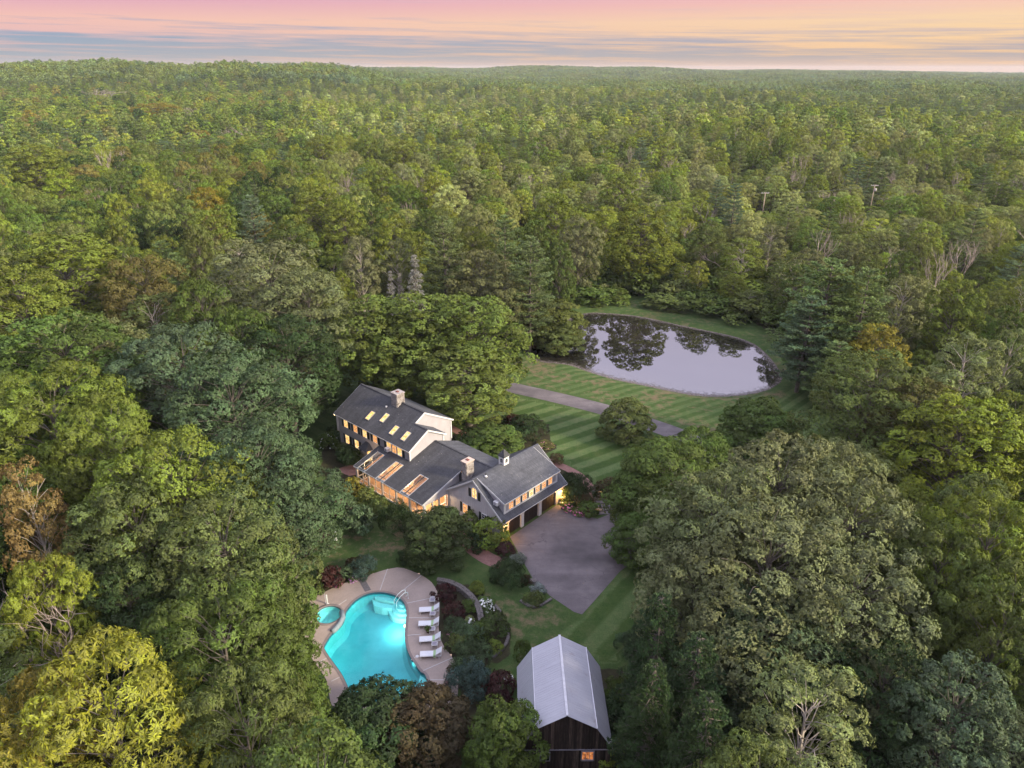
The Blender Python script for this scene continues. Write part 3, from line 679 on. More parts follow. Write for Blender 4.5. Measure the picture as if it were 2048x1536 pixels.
# ================================================================== the house (local axes: t to the lower right, s to the upper right)
HA = R(47.55); HO = (-0.23, 66.03)
house = tag(empty('house', (HO[0], HO[1], 0), HA - R(90)), 'sprawling pale house with dark roofs, glowing windows and three garage doors', 'house')
def hp(t, s, z=0.0):   # house axes to the world
    return (HO[0] + t * math.sin(HA) + s * math.cos(HA), HO[1] - t * math.cos(HA) + s * math.sin(HA), z)
def hpart(name, mb, mat, parent=None): return mb.build(name, mat, parent or house)
def gable_poly(tconst=None, sconst=None, pts=None, th=.18):
    mb = MB()
    a = [(tconst, p[0], p[1]) if tconst is not None else (p[0], sconst, p[1]) for p in pts]
    b = [(tconst - th, p[0], p[1]) if tconst is not None else (p[0], sconst + th, p[1]) for p in pts]
    k = len(a); mb.add(a + b, [tuple(range(k)), tuple(range(k, 2 * k))[::-1]] + [(i, k + i, k + (i + 1) % k, (i + 1) % k) for i in range(k)])
    return mb
def roof(name, quad, mat, trim=(), th=.14, tw=.2):
    o = MB().slab(quad, th).build(name, mat, house)
    n = (Vector(quad[1]) - Vector(quad[0])).cross(Vector(quad[2]) - Vector(quad[0])).normalized()
    for i in trim:
        a, b = Vector(quad[i]), Vector(quad[(i + 1) % 4]); e = (b - a).normalized(); out = e.cross(n).normalized()
        c = out * .02 - n * (tw / 2 + .012)
        MB().bar(a + c, b + c, .04, tw, n).build('trim_board', M['trim_white'], o)
    return o
G = -.5   # walls run a little into the ground
# --- main two-storey block
tL, tM, tR, sF, sB = -31.4, -18.5, -16.1, -.7, 8.5
ez = 5.12
hpart('wall', MB().box(tL, tR, sF, sF + .2, 2.62, ez), M['siding'])
hpart('wall', MB().box(tL + .2, tR, sF + .25, sF + .42, G, 2.66), M['siding'])
hpart('wall', gable_poly(tconst=tL + .18, pts=[(sF + .2, G), (sF + .2, ez), (3.95, 7.86), (sB, ez + .1), (sB, G)]), M['siding'])
hpart('wall', gable_poly(tconst=tM, pts=[(sF + .2, 3.5), (sF + .2, ez), (3.95, 7.86), (sB, ez + .1), (sB, G), (2, G)]), M['siding'])
hpart('wall', MB().box(tL, tM, sB - .2, sB, G, ez), M['siding'])
hpart('wall', gable_poly(tconst=tR, pts=[(sF + .2, 2.8), (sF + .2, ez), (2.22, 6.86), (4.95, ez + .2), (4.95, 2.6)]), M['siding'])
hpart('wall', MB().box(tM, tR, 4.75, 4.95, G, ez + .2), M['siding'])
for t_, s_, z0, z1_ in ((tR + .02, sF - .02, 2.5, ez), (tL, sF - .02, 2.6, ez), (tM + .02, sB - .1, 2.5, ez), (tR + .02, 4.86, 2.6, ez)):
    hpart('corner_board', MB().box(t_ - .07, t_ + .05, s_ - .05, s_ + .12, z0, z1_), M['trim_white'])
hpart('corner_board', MB().box(tL + .05, tL + .2, sF + .2, sF + .36, G, 2.6), M['trim_white'])
def rz_(s): return 5.2 + .566 * (s + 1)
roof('roof', [(tL - .3, -1.0, 5.2), (tM + .1, -1.0, 5.2), (tM + .1, 3.95, 8.0), (tL - .3, 3.95, 8.0)], M['shingle'], (0, 3))
roof('roof', [(tM + .1, -1.0, 5.2), (tR + .2, -1.0, 5.2), (tR + .2, 2.25, rz_(2.25)), (tM + .1, 2.25, rz_(2.25))], M['shingle'], (0, 1))
roof('roof', [(tR + .2, 5.35, 5.32), (tM + .0, 5.35, 5.32), (tM + .0, 2.25, rz_(2.25)), (tR + .2, 2.25, rz_(2.25))], M['shingle_grey_sheen'], (0, 3))
roof('roof', [(tM + .1, 8.9, 5.2), (tL - .3, 8.9, 5.2), (tL - .3, 3.95, 8.0), (tM + .1, 3.95, 8.0)], M['shingle_grey_sheen'], (0, 1, 3))  # rear slope coloured lighter in place of a grazing sky reflection
MB().bar((tM + .125, 2.25, rz_(2.25) - .1), (tM + .125, 3.95, 7.9), .05, .2).build('trim_board', M['trim_white'], house)
MB().bar((tL - .3, 3.95, 8.01), (tM + .1, 3.95, 8.01), .28, .05).build('ridge_cap', M['shingle'], house)
MB().bar((tM + .1, 2.25, rz_(2.25) + .01), (tR + .2, 2.25, rz_(2.25) + .01), .25, .05).build('ridge_cap', M['shingle'], house)

def window(t0, t1, z0, z1_, s, lit='lit_yellow', shutters=True, cols=2, rows=4, face='s', parent=None):
    """double-hung window on a wall facing -s (face 's') or +t (face 't')"""
    def B(mb, u0, u1, d0, d1, a, b):
        if face == 's': mb.box(u0, u1, s - d1, s - d0, a, b)
        else: mb.box(s + d0, s + d1, u0, u1, a, b)
        return mb
    f = MB(); w_ = .07
    B(f, t0 - w_, t0, .0, .07, z0 - w_, z1_ + w_); B(f, t1, t1 + w_, .0, .07, z0 - w_, z1_ + w_); B(f, t0, t1, .0, .07, z1_, z1_ + w_); B(f, t0, t1, .0, .09, z0 - w_ - .02, z0)
    fr = f.build('window', M['white'], parent or house)
    B(MB(), t0, t1, .012, .024, z0, z1_).build('pane', M[lit], fr)
    mu = MB(); zm = (z0 + z1_) / 2
    B(mu, t0, t1, .025, .055, zm - .025, zm + .025)
    for i in range(1, cols): x = t0 + (t1 - t0) * i / cols; B(mu, x - .014, x + .014, .025, .045, z0, z1_)
    for j in range(1, rows):
        if j != rows / 2: z = z0 + (z1_ - z0) * j / rows; B(mu, t0, t1, .025, .043, z - .012, z + .012)
    mu.build('muntin', M['white'], fr)
    if shutters:
        for a, b in ((t0 - .48, t0 - .08), (t1 + .08, t1 + .48)):
            m_ = B(MB(), a, b, .0, .05, z0 - .06, z1_ + .06)
            for j in range(9):
                z = z0 + (z1_ - z0) * (j + .5) / 9; B(m_, a + .05, b - .05, .05, .062, z - .04, z + .02)
            m_.build('shutter', M['shutter'], house)
    return fr
for t_, l in ((-29.28, 'lit_yellow'), (-27.15, 'lit_orange'), (-25.12, 'lit_yellow'), (-22.92, 'lit_orange')): window(t_ - .42, t_ + .42, 3.85, 4.92, sF, l)
for i, t_ in enumerate((-20.1, -19.05, -18.0)): window(t_ - .42, t_ + .42, 3.82, 4.9, sF, ('lit_yellow', 'lit_orange', 'lit_yellow')[i], False)
for t_ in (-20.85, -17.3):
    hpart('shutter', MB().box(t_ - .22, t_ + .22, sF - .05, sF, 3.76, 4.96), M['shutter'])
hpart('window_post', MB().box(-19.62, -19.5, sF - .06, sF, 3.75, 4.96), M['shutter']); hpart('window_post', MB().box(-18.57, -18.45, sF - .06, sF, 3.75, 4.96), M['shutter'])
for t_, l in ((-29.65, 'lit_yellow'), (-27.55, 'lit_yellow')): window(t_ - .42, t_ + .42, 1.15, 2.4, sF + .25, l)
# --- door under a small hipped hood
dr = hpart('door', MB().box(-25.3, -24.4, sF + .16, sF + .24, 0, 2.1), M['white'])
MB().box(-25.18, -24.52, sF + .12, sF + .158, .3, 1.95).build('pane', M['lit_yellow'], dr)
hpart('door_frame', MB().box(-25.42, -25.3, sF + .14, sF + .25, 0, 2.2).box(-24.4, -24.28, sF + .14, sF + .25, 0, 2.2).box(-25.3, -24.4, sF + .14, sF + .25, 2.1, 2.2), M['trim_white'])
hd = MB(); hd.add([(-25.6, -1.75, 2.45), (-23.9, -1.75, 2.45), (-23.6, sF, 2.5), (-25.9, sF, 2.5), (-25.1, sF, 3.25), (-24.4, sF, 3.25)], [(0, 1, 5, 4), (1, 2, 5), (3, 0, 4), (3, 2, 1, 0)]); hpart('door_hood', hd, M['shingle'])
# --- skylights in the main roof
nR = Vector((0, -.566, 1)).normalized(); uS = Vector((0, 1, .566)).normalized()
def skylight(t_, s_, w_=.72, l=1.35):
    c = Vector((t_, s_, rz_(s_))); r = Vector((1, 0, 0)); fr = MB()
    for a, b in (((-w_ / 2, -l / 2), (-w_ / 2, l / 2)), ((w_ / 2, -l / 2), (w_ / 2, l / 2)), ((-w_ / 2 - .03, -l / 2), (w_ / 2 + .03, -l / 2)), ((-w_ / 2 - .03, l / 2), (w_ / 2 + .03, l / 2))):
        p0 = c + r * a[0] + uS * a[1] + nR * .05; p1 = c + r * b[0] + uS * b[1] + nR * .05; fr.bar(p0, p1, .06, .11, nR)
    f = fr.build('skylight', M['grey_metal'], house)
    q = [c + r * x + uS * y + nR * .07 for x, y in ((-w_ / 2, -l / 2), (w_ / 2, -l / 2), (w_ / 2, l / 2), (-w_ / 2, l / 2))]
    MB().slab(q, .02).build('pane', M['lit_yellow'], f)
for t_, s_ in ((-25.7, .78), (-23.3, 1.3), (-20.38, .47), (-18.07, .46)): skylight(t_, s_)
def vent_pipe(t_, s_, z):
    o = hpart('vent_pipe', MB().lathe([(.05, -.1), (.05, .42), (.04, .42), (.04, .36)], 10, (t_, s_, z)), M['black'])
    MB().lathe([(.2, -.06), (.12, .1), (.06, .14)], 10, (t_, s_, z)).build('flashing', M['white'], o)
vent_pipe(-24.57, 2.65, rz_(2.65))
def stone_stack(name, t0, t1, s0, s1, z0, z1_, cap):
    c = hpart(name, MB().box(t0, t1, s0, s1, z0, z1_ - .12), M['stone'])
    rr = random.Random(3)
    # proud field stones round the shaft
    mb = MB()
    for side_ in range(4):
        L = (t1 - t0) if side_ in (0, 2) else (s1 - s0)
        z = z0 + .05
        while z < z1_ - .3:
            h = rr.uniform(.16, .26); x = .02
            while x < L - .1:
                w_ = min(rr.uniform(.22, .42), L - x - .02); d = rr.uniform(.02, .06)
                if side_ == 0: mb.box(t0 + x, t0 + x + w_ - .03, s0 - d, s0 + .02, z, z + h - .03)
                elif side_ == 2: mb.box(t0 + x, t0 + x + w_ - .03, s1 - .02, s1 + d, z, z + h - .03)
                elif side_ == 1: mb.box(t1 - .02, t1 + d, s0 + x, s0 + x + w_ - .03, z, z + h - .03)
                else: mb.box(t0 - d, t0 + .02, s0 + x, s0 + x + w_ - .03, z, z + h - .03)
                x += w_
            z += h
    so = mb.build('field_stone', M['stone'], c); so['kind'] = 'stuff'
    MB().box(t0 - .08, t1 + .08, s0 - .08, s1 + .08, z1_ - .12, z1_).build('chimney_cap', M[cap], c)
    MB().box((t0 + t1) / 2 - .2, (t0 + t1) / 2 + .2, (s0 + s1) / 2 - .14, (s0 + s1) / 2 + .14, z1_, z1_ + .1).build('flue', M['terracotta'], c)
M['cap_tan'] = plain('chimney_cap', (.42, .33, .28), .8)
stone_stack('chimney', -24.0, -22.8, 3.1, 4.35, 6.5, 9.4, 'stone')
stone_stack('chimney', -8.05, -7.25, .45, 1.65, 2.9, 6.45, 'cap_tan')

# --- glazed sunroom and low wing
fz = lambda s: 2.5 + .301 * (s + 4.9)
hpart('roof_board', MB(), None) if False else None
def low(t0, t1, s0, s1, trim=()): return roof('roof', [(t0, s0, fz(s0)), (t1, s0, fz(s0)), (t1, s1, fz(s1)), (t0, s1, fz(s1))], M['shingle'], trim)
GL = [(-21.36, -19.9), (-17.72, -16.22), (-13.14, -11.6)]; gs = -1.62
cuts = [-22.15] + [v for g in GL for v in g] + [-9.1]
for i in range(0, len(cuts), 2): low(cuts[i], cuts[i + 1], -4.9, gs, (0, 1) if i == 6 else ((0, 3) if i == 0 else (0,)))
low(-22.15, -16.1, gs, -.72); low(-16.1, -9.1, gs, 1.25, (1,)); low(-16.1, -5.4, 1.25, 3.45)
roof('roof', [(-6.2, 7.35, 3.42), (-16.0, 7.35, 3.42), (-16.0, 3.45, fz(3.45)), (-6.2, 3.45, fz(3.45))], M['shingle_grey_sheen'], (0,))  # paler shingles here stand for sky sheen on the back slope
MB().bar((-16.0, 3.45, fz(3.45) + .015), (-6.0, 3.45, fz(3.45) + .015), .25, .04).build('ridge_cap', M['shingle'], house)
hpart('wall', MB().box(-16.1, -6.5, 6.9, 7.1, G, 3.4), M['siding'])
nF = Vector((0, -.301, 1)).normalized(); uF = Vector((0, 1, .301)).normalized()
for t0, t1 in GL:
    s0, s1 = -4.95, gs; fr = MB(); tm = (t0 + t1) / 2
    P = lambda t, s, d=.0: Vector((t, s, fz(s))) + nF * d
    for t in (t0 + .03, t1 - .03): fr.bar(P(t, s0, -.01), P(t, s1, -.01), .07, .1, nF)
    fr.bar(P(t0, s1 - .03, -.01), P(t1, s1 - .03, -.01), .08, .1, nF); fr.bar(P(t0, s0, -.02), P(t1, s0, -.02), .08, .12, nF)
    g = fr.build('roof_glazing', M['grey_metal'], house)
    MB().bar(P(tm, s0), P(tm, s1), .09, .12, nF).build('glazing_bar', M['dark_trim'], g)
    for a, b in ((t0 + .06, tm - .045), (tm + .045, t1 - .06)):
        MB().slab([P(a, s0 + .04, .0), P(b, s0 + .04, .0), P(b, s1 - .06, .0), P(a, s1 - .06, .0)], .015).build('pane', M['glass'], g)
    MB().bar(P(t0, -4.35, -.0), P(t1, -4.35, -.0), .05, .06, nF).build('glazing_bar', M['dark_trim'], g)
# posts, rails and screens of the sunroom front
POSTS = [-22.05, -19.65, -16.95, -14.3, -11.8, -9.3]
for t_ in POSTS: hpart('post', MB().box(t_ - .11, t_ + .11, -4.62, -4.4, G, fz(-4.6) - .15), M['white'])
hpart('top_rail', MB().box(-22.05, -9.3, -4.57, -4.44, 2.12, fz(-4.55) - .16), M['white'])
hpart('bottom_rail', MB().box(-22.05, -9.3, -4.58, -4.43, -.1, .16), M['white'])
for a, b in zip(POSTS[:-1], POSTS[1:]):
    f = MB(); tm = (a + b) / 2
    f.box(tm - .035, tm + .035, -4.55, -4.47, .16, 2.12); f.box(a + .11, tm - .035, -4.54, -4.48, .78, .85); f.box(tm + .035, b - .11, -4.54, -4.48, .78, .85)
    scn = f.build('screen_frame', M['white'], house)
    for u0, u1 in ((a + .11, tm - .035), (tm + .035, b - .11)): MB().box(u0, u1, -4.513, -4.507, .16, 2.12).build('screen', M['screen'], scn)
# left end: same screens
f = MB(); f.box(-22.12, -22.0, -3.4, -3.32, .1, 2.6).box(-22.12, -22.0, -2.2, -2.12, .1, 2.9).box(-22.12, -22.0, -4.4, -.6, -.1, .16).box(-22.1, -22.02, -4.4, -.6, .78, .85); f.build('screen_frame', M['white'], house)
hpart('screen', MB().box(-22.064, -22.058, -4.4, -.55, .16, 2.4), M['screen'])
hpart('wall', MB().box(-9.3, -5.6, 1.12, 1.24, 2.7, fz(1.2) - .12), M['shingle'])
hpart('floor', MB().box(-22.1, -9.2, -4.5, 3, -.14, .02), M['floor_tile'])
hpart('ceiling', MB().slab([(-16.2, -1.4, fz(-1.4) - .3), (-9.3, -1.4, fz(-1.4) - .3), (-9.3, 1.2, fz(1.2) - .3), (-16.2, 1.2, fz(1.2) - .3)], .03), M['rafter'])
hpart('inner_wall', MB().box(-16.2, -9.3, 2.4, 2.5, 0, 4.3), M['interior'])
hpart('inner_wall', MB().box(-22, tR, sF + .19, sF + .245, 0, 2.5), M['interior'])
for a_, b_, m_ in ((-21.2, -20.0, 'lit_orange'), (-18.4, -17.3, 'lit_yellow')): MB().box(a_, b_, sF + .14, sF + .18, .3, 2.1).build('inner_window', M[m_], house)
rf = MB()
t_ = -21.7
while t_ < -9.4:
    if True: rf.bar((t_, -4.5, fz(-4.5) - .24), (t_, -1.0 if t_ < -16.2 else 1.0, fz(-1.0 if t_ < -16.2 else 1.0) - .24), .06, .16)
    t_ += 1.2
o = rf.build('rafter', M['rafter'], house); o['kind'] = 'stuff'
# furniture glimpsed through the glass: sofa and table, bookcase
sofa = MB(); sofa.box(-18.6, -16.8, -2.6, -1.8, .02, .42).box(-18.6, -16.8, -1.95, -1.75, .42, .85).box(-18.75, -18.58, -2.6, -1.75, .02, .62).box(-16.82, -16.65, -2.6, -1.75, .02, .62)
tag(obj('sofa', sofa.mesh('sofa', M['towel']), None, (HO[0], HO[1], 0), HA - R(90)), 'low upholstered sofa seen through the sunroom glass roof', 'sofa')
tb = MB().lathe([(.55, .68), (.55, .73)], 20, (-12.6, -2.7, .02)); tb.lathe([(.05, 0), (.05, .68)], 8, (-12.6, -2.7, .02)); tb.lathe([(.3, 0), (.3, .03)], 12, (-12.6, -2.7, .02))
tag(obj('table', tb.mesh('table', M['rafter']), None, (HO[0], HO[1], 0), HA - R(90)), 'round wooden table inside the sunroom', 'table')
# right gable of the low wing with its window band
hpart('wall', gable_poly(tconst=-9.25, pts=[(-4.45, 2.02), (-4.45, fz(-4.45) - .12), (1.2, fz(1.2) - .12), (1.2, 2.02)]), M['batten'])
hpart('wall', MB().box(-9.43, -9.25, -4.3, -.7, G, .45), M['batten'])
f = MB()
for s_ in (-4.3, -3.2, -2.15, -1.1): f.box(-9.44, -9.24, s_ - .06, s_ + .06, .45, 2.05)
f.box(-9.42, -9.26, -2.1, -1.1, .95, 1.02)
f.build('window', M['white'], house)
for a, b in ((-4.24, -3.26), (-3.14, -2.21), (-2.09, -1.16)): MB().box(-9.35, -9.33, a, b, .45, 2.02).build('pane', M['glass'], house)
for t_, s_, p in ((-20.6, -2.6, 200), (-17.2, -2.9, 260), (-14.6, -2.6, 220), (-12.2, -2.6, 280), (-10.3, -2.0, 200), (-13, .3, 160)):
    lamp('room_light', (t_, s_, 1.9), p * .85, (1, .66, .34), .15, house)

# --- garage wing
gT, gZ, gE, gEz = -4.65, 6.0, .12, 2.32     # ridge, front eave
gL, gLz = -9.45, 2.70
s0, s1 = -1.1, 10.15
gsl = (gZ - gEz) / (gE - gT); gll = (gZ - gLz) / (gT - gL)
sG, sGe = -.85, 9.9                           # gable walls
gp = [(-9.2, G), (-.25, G), (-.25, gEz + .25), (gT, gZ - .14), (-9.2, gLz + .05)]
hpart('wall', gable_poly(sconst=sG, pts=gp), M['batten'])
bt = MB(); t_ = -9.1
while t_ < -.3:
    zt = min(gZ + gll * (t_ - gT), gZ - gsl * (t_ - gT)) - .2
    bt.box(t_ - .018, t_ + .018, sG - .022, sG, 0, zt); t_ += .3
o = bt.build('batten', M['batten'], house); o['kind'] = 'stuff'
hpart('wall', gable_poly(sconst=sGe - .18, pts=gp), M['batten'])
hpart('wall', MB().box(-9.2, -9.02, sG, sGe, G, gLz), M['batten'])
roof('roof', [(gE, s0, gEz), (gE, s1, gEz), (gT, s1, gZ), (gT, s0, gZ)], M['shingle_grey_sheen'], (0, 1, 3))
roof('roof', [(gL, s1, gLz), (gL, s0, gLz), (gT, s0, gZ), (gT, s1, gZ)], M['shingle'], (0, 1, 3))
MB().bar((gT, s0, gZ + .01), (gT, s1, gZ + .01), .25, .05).build('ridge_cap', M['shingle_grey_sheen'], house)
# shed dormer
d0, d1, dT = -.3, 8.95, -.62; dz1 = 4.42; dzb = gEz + gsl * (gE - dT)
droof = [(-.28, d0 - .2, dz1 - .02), (-.28, d1 + .2, dz1 - .02), (gT + .1, d1 + .2, gZ + .03), (gT + .1, d0 - .2, gZ + .03)]
roof('dormer_roof', droof, M['shingle_grey_sheen'], (0, 1, 3))
hpart('dormer_wall', MB().box(dT - .18, dT, d0, d1, dzb - .1, dz1 + .02), M['siding'])
for s_, e in ((d0, 0), (d1 - .15, 0)):
    hpart('dormer_wall', MB().hexa([(gT + .3, s_, gZ - .3), (dT - .1, s_, dzb - .12), (dT - .1, s_ + .15, dzb - .12), (gT + .3, s_ + .15, gZ - .3), (gT + .3, s_, gZ - .06), (dT - .1, s_, dz1 + .03), (dT - .1, s_ + .15, dz1 + .03), (gT + .3, s_ + .15, gZ - .06)]), M['siding'])
hpart('dormer_sill', MB().box(dT, dT + .07, d0, d1, dzb - .02, dzb + .16), M['trim_white'])
for s_ in (d0 + .02, d1 - .2): hpart('corner_board', MB().box(dT - .02, dT + .05, s_ - .06, s_ + .24, dzb, dz1), M['trim_white'])
for i in range(7):
    c = .82 + i * 1.137
    window(c - .36, c + .36, 3.12, 4.16, dT, 'lit_orange' if i != 3 else 'lit_yellow', False, face='t')
for i in range(6):
    c = 1.39 + i * 1.137; hpart('dormer_shutter', MB().box(dT, dT + .05, c - .1, c + .1, 3.08, 4.2), M['shutter'])
# gable windows
f = MB(); f.box(-5.12, -5.03, sG - .07, sG, 3.5, 4.45).box(-4.27, -4.18, sG - .07, sG, 3.5, 4.45).box(-5.12, -4.18, sG - .09, sG, 3.42, 3.5)
ar = [(-4.65 + .43 * math.cos(a), sG - .035, 4.45 + .38 * math.sin(a)) for a in np.linspace(0, math.pi, 13)]
for a, b in zip(ar[:-1], ar[1:]): f.bar(a, b, .07, .09)
fr = f.build('window', M['white'], house)
pn = [(-5.03, 3.5), (-4.27, 3.5), (-4.27, 4.45)] + [(-4.65 + .38 * math.cos(a), 4.45 + .34 * math.sin(a)) for a in np.linspace(.1, math.pi - .1, 9)] + [(-5.03, 4.45)]
g = MB(); g.add([(x, sG - .02, z) for x, z in pn], [tuple(range(len(pn)))]); g.build('pane', M['lit_yellow'], fr)
g = MB(); g.box(-4.665, -4.635, sG - .05, sG - .025, 3.5, 4.78); [g.box(-5.03, -4.27, sG - .05, sG - .025, z - .014, z + .014) for z in (3.8, 4.12, 4.45)]; g.build('muntin', M['white'], fr)
for a, b in ((-5.6, -5.2), (-4.1, -3.7)): hpart('shutter', MB().box(a, b, sG - .05, sG, 3.4, 4.5), M['shutter'])
window(-6.6, -5.85, .75, 1.95, sG, 'lit_orange'); window(-3.5, -2.75, .75, 1.95, sG, 'unlit')
# garage front: three doors between white piers with clipped corners
DR = [(.35, 2.85), (3.3, 5.82), (6.28, 8.8)] if False else [(.2, 2.62), (3.1, 5.72), (6.25, 8.75)]
DR = [(.1, 2.14), (2.6, 5.25), (5.72, 8.4)]
hpart('wall', MB().box(-.42, -.25, sG, .1, G, 2.5), M['siding']); hpart('wall', MB().box(-.42, -.25, 8.4, sGe, G, 2.5), M['siding'])
hpart('corner_board', MB().box(-.3, -.2, sG - .03, sG + .18, 0, 2.4).box(-.3, -.2, sGe - .2, sGe + .03, 0, 2.4), M['trim_white'])
for a, b in ((2.14, 2.6), (5.25, 5.72)): hpart('pier', MB().box(-.45, -.2, a, b, G, 2.1), M['trim_white'])
hpart('lintel', MB().box(-.44, -.22, .1, 8.4, 1.98, 2.45), M['trim_white'])
for a, b in DR:
    dk = hpart('garage_door', MB().box(-.52, -.45, a, b, -.02, 2.0), M['garage_door'])
    n_ = 9
    for i in range(n_):
        u = a + (b - a) * i / n_; MB().box(-.45, -.43, u + .012, u + (b - a) / n_ - .012, 0, 1.98).build('board', M['garage_door'], dk)
    for z in (.5, 1.5): MB().box(-.432, -.42, a + .05, a + .75, z - .03, z + .03).box(-.432, -.42, b - .75, b - .05, z - .03, z + .03).build('strap_hinge', M['black'], dk)
    for u, d in ((a, 1), (b, -1)):
        c = MB(); c.add([(-.44, u, 2.0), (-.44, u + d * .32, 2.0), (-.44, u, 1.68), (-.24, u, 2.0), (-.24, u + d * .32, 2.0), (-.24, u, 1.68)], [(0, 1, 2), (3, 5, 4), (1, 4, 5, 2), (0, 2, 5, 3), (0, 3, 4, 1)]); c.build('door_bracket', M['trim_white'], house)
# cupola on the ridge
cu = hpart('cupola', MB().box(gT - .42, gT + .42, 3.6, 4.44, gZ - .45, gZ + .92), M['white'])
MB().box(gT - .5, gT + .5, 3.52, 4.52, gZ + .92, gZ + .98).build('cornice', M['white'], cu)
MB().add([(gT - .56, 3.46, gZ + .98), (gT + .56, 3.46, gZ + .98), (gT + .56, 4.58, gZ + .98), (gT - .56, 4.58, gZ + .98), (gT, 4.02, gZ + 1.85)], [(0, 1, 4), (1, 2, 4), (2, 3, 4), (3, 0, 4), (3, 2, 1, 0)]).build('cupola_roof', M['shingle'], cu)
for f_ in ('s', 't'):
    pts = [(-.2, .3), (.2, .3), (.2, .62)] + [(.2 * math.cos(a), .62 + .2 * math.sin(a)) for a in np.linspace(.3, math.pi - .3, 7)] + [(-.2, .62)]
    g = MB()
    if f_ == 's': g.add([(gT + x, 3.59, gZ + z - .12) for x, z in pts], [tuple(range(len(pts)))])
    else: g.add([(gT + .43, 4.02 + x, gZ + z - .12) for x, z in pts], [tuple(range(len(pts)))])
    g.build('louvre', M['unlit'], cu)
    g = MB()
    for z in (.34, .44, .54, .64):
        if f_ == 's': g.box(gT - .17, gT + .17, 3.56, 3.585, gZ + z - .12, gZ + z - .09)
        else: g.box(gT + .435, gT + .46, 3.85, 4.19, gZ + z - .12, gZ + z - .09)
    g.build('louvre_slat', M['grey_metal'], cu)
MB().tube([(gT, 4.02, gZ + 1.8), (gT, 4.02, gZ + 2.75)], .022, 6).build('finial', M['black'], cu)
MB().box(gT - .35, gT + .35, 4.01, 4.03, gZ + 2.35, gZ + 2.5).build('weathervane', M['black'], cu)
vent_pipe(-4.1, .45, gZ - .02)
def ac_unit(t_, s_, z, ax):
    o = hpart('window_air_conditioner', MB().box(t_ - .3, t_ + .3, s_ - .28, s_ + .28, z - .22, z + .22), M['white'])
    g = MB()
    for i in range(5):
        zz = z - .15 + i * .075
        if ax == 's': g.box(t_ - .24, t_ + .1, s_ - .295, s_ - .28, zz, zz + .035)
        else: g.box(t_ + .3, t_ + .315, s_ - .22, s_ + .22, zz, zz + .035)
    g.build('grille', M['mesh_grey'], o)
ac_unit(-20.1, -1.0, 4.02, 's'); ac_unit(-1.5, -.5, 4.05, 's')
# sconces beside the garage doors, and gutters' downpipe
def sconce(t_, s_, z, pw):
    o = hpart('wall_lantern', MB().box(t_ - .05, t_ + .05, s_ - .05, s_ + .05, z + .14, z + .2).box(t_ - .09, t_ + .09, s_ - .09, s_ + .09, z + .1, z + .14).box(t_ - .08, t_ + .08, s_ - .08, s_ + .08, z - .16, z - .13).box(t_ - .18, t_ - .02, s_ - .02, s_ + .02, z + .16, z + .19), M['black'])
    MB().box(t_ - .07, t_ + .07, s_ - .07, s_ + .07, z - .13, z + .1).build('lantern_glass', M['bulb'], o)
    lamp('lantern_light', (t_ + .38, s_ , z - .3), pw, (1, .52, .15), .08, house)
sconce(-.02, -.55, 1.75, 90); sconce(-.02, 9.1, 1.75, 170)
lamp('porch_light', (-24.9, -1.15, 2.3), 22, (1, .72, .3), .08, house)
hpart('porch_lamp', MB().lathe([(.07, 0), (.09, .12)], 10, (-24.9, -1.15, 2.3)), M['bulb'])
hpart('eave_lamp', MB().lathe([(.05, 0), (.07, .1)], 10, (tL - .1, -.95, 5.0)), M['bulb'])
MB().tube([(-9.05, -1.02, 2.5), (-9.05, -1.02, 0)], .05, 6).build('downpipe', M['trim_white'], house)
MB().tube([(tL + .3, sF - .06, 5.0), (tL + .3, sF - .06, 2.7), (tL + .3, sF + .18, 2.45), (tL + .3, sF + .18, 0)], .05, 6).build('downpipe', M['trim_white'], house)

# ================================================================== barn
z4 = lambda x, y, z: at(960 + x / 4.314, 1180 + y / 4.314, z)
e0, e1 = Vector(z4(318, 665, 3.2)), Vector(z4(1035, 660, 3.2)); e2 = Vector(z4(1150, 1370, 3.2))
bx_, by_ = (e0 + e1) / 2, None
ax = (e1 - e0).normalized(); fw = Vector((ax.y, -ax.x, 0)); W2 = (e1 - e0).length / 2; BL = (e2 - e1).dot(fw)
barn = tag(empty('barn', ((e0 + e1) / 2)[:2] + (0,), math.atan2(ax.y, ax.x)), 'old gambrel barn with galvanised roof and dark plank walls', 'barn')
K = (W2 * .64, 5.25); RZ = 6.55; E = (W2, 3.2)      # knee, ridge, eave; local y runs to -BL
prof = [(-E[0], E[1]), (-K[0], K[1]), (0, RZ), (K[0], K[1]), (E[0], E[1])]
NP = 9
for i in range(4):
    (xa, za), (xb, zb) = prof[i], prof[i + 1]
    for j in range(NP):
        y0_, y1_ = -BL * j / NP - .0, -BL * (j + 1) / NP + .0
        lift = .008 * (j % 2)
        nn = Vector((-(zb - za), 0, xb - xa)).normalized() * lift
        q = [Vector((xa, y1_ - .03, za)) + nn, Vector((xb, y1_ - .03, zb)) + nn, Vector((xb, y0_, zb)) + nn, Vector((xa, y0_, za)) + nn]
        pn_ = MB().slab(q, .03)
        for r_ in range(1, 4):   # rolled ribs of the sheet
            y_ = y0_ + (y1_ - y0_) * r_ / 4; a = Vector((xa, y_, za)) + nn * 1.2; b = Vector((xb, y_, zb)) + nn * 1.2
            pn_.bar(a, b, .03, .014)
        pn_.build('roof_panel', M['metal_roof'], barn)
M['ridge_metal'] = plain('ridge_flashing', (.44, .44, .47), .5, .25)
MB().bar((0, .02, RZ + .03), (0, -BL - .03, RZ + .03), .18, .03).build('ridge_cap', M['ridge_metal'], barn)
for s_ in (-1, 1): MB().bar((s_ * K[0], .02, K[1] + .025), (s_ * K[0], -BL - .03, K[1] + .025), .06, .03).build('knee_flashing', M['ridge_metal'], barn)
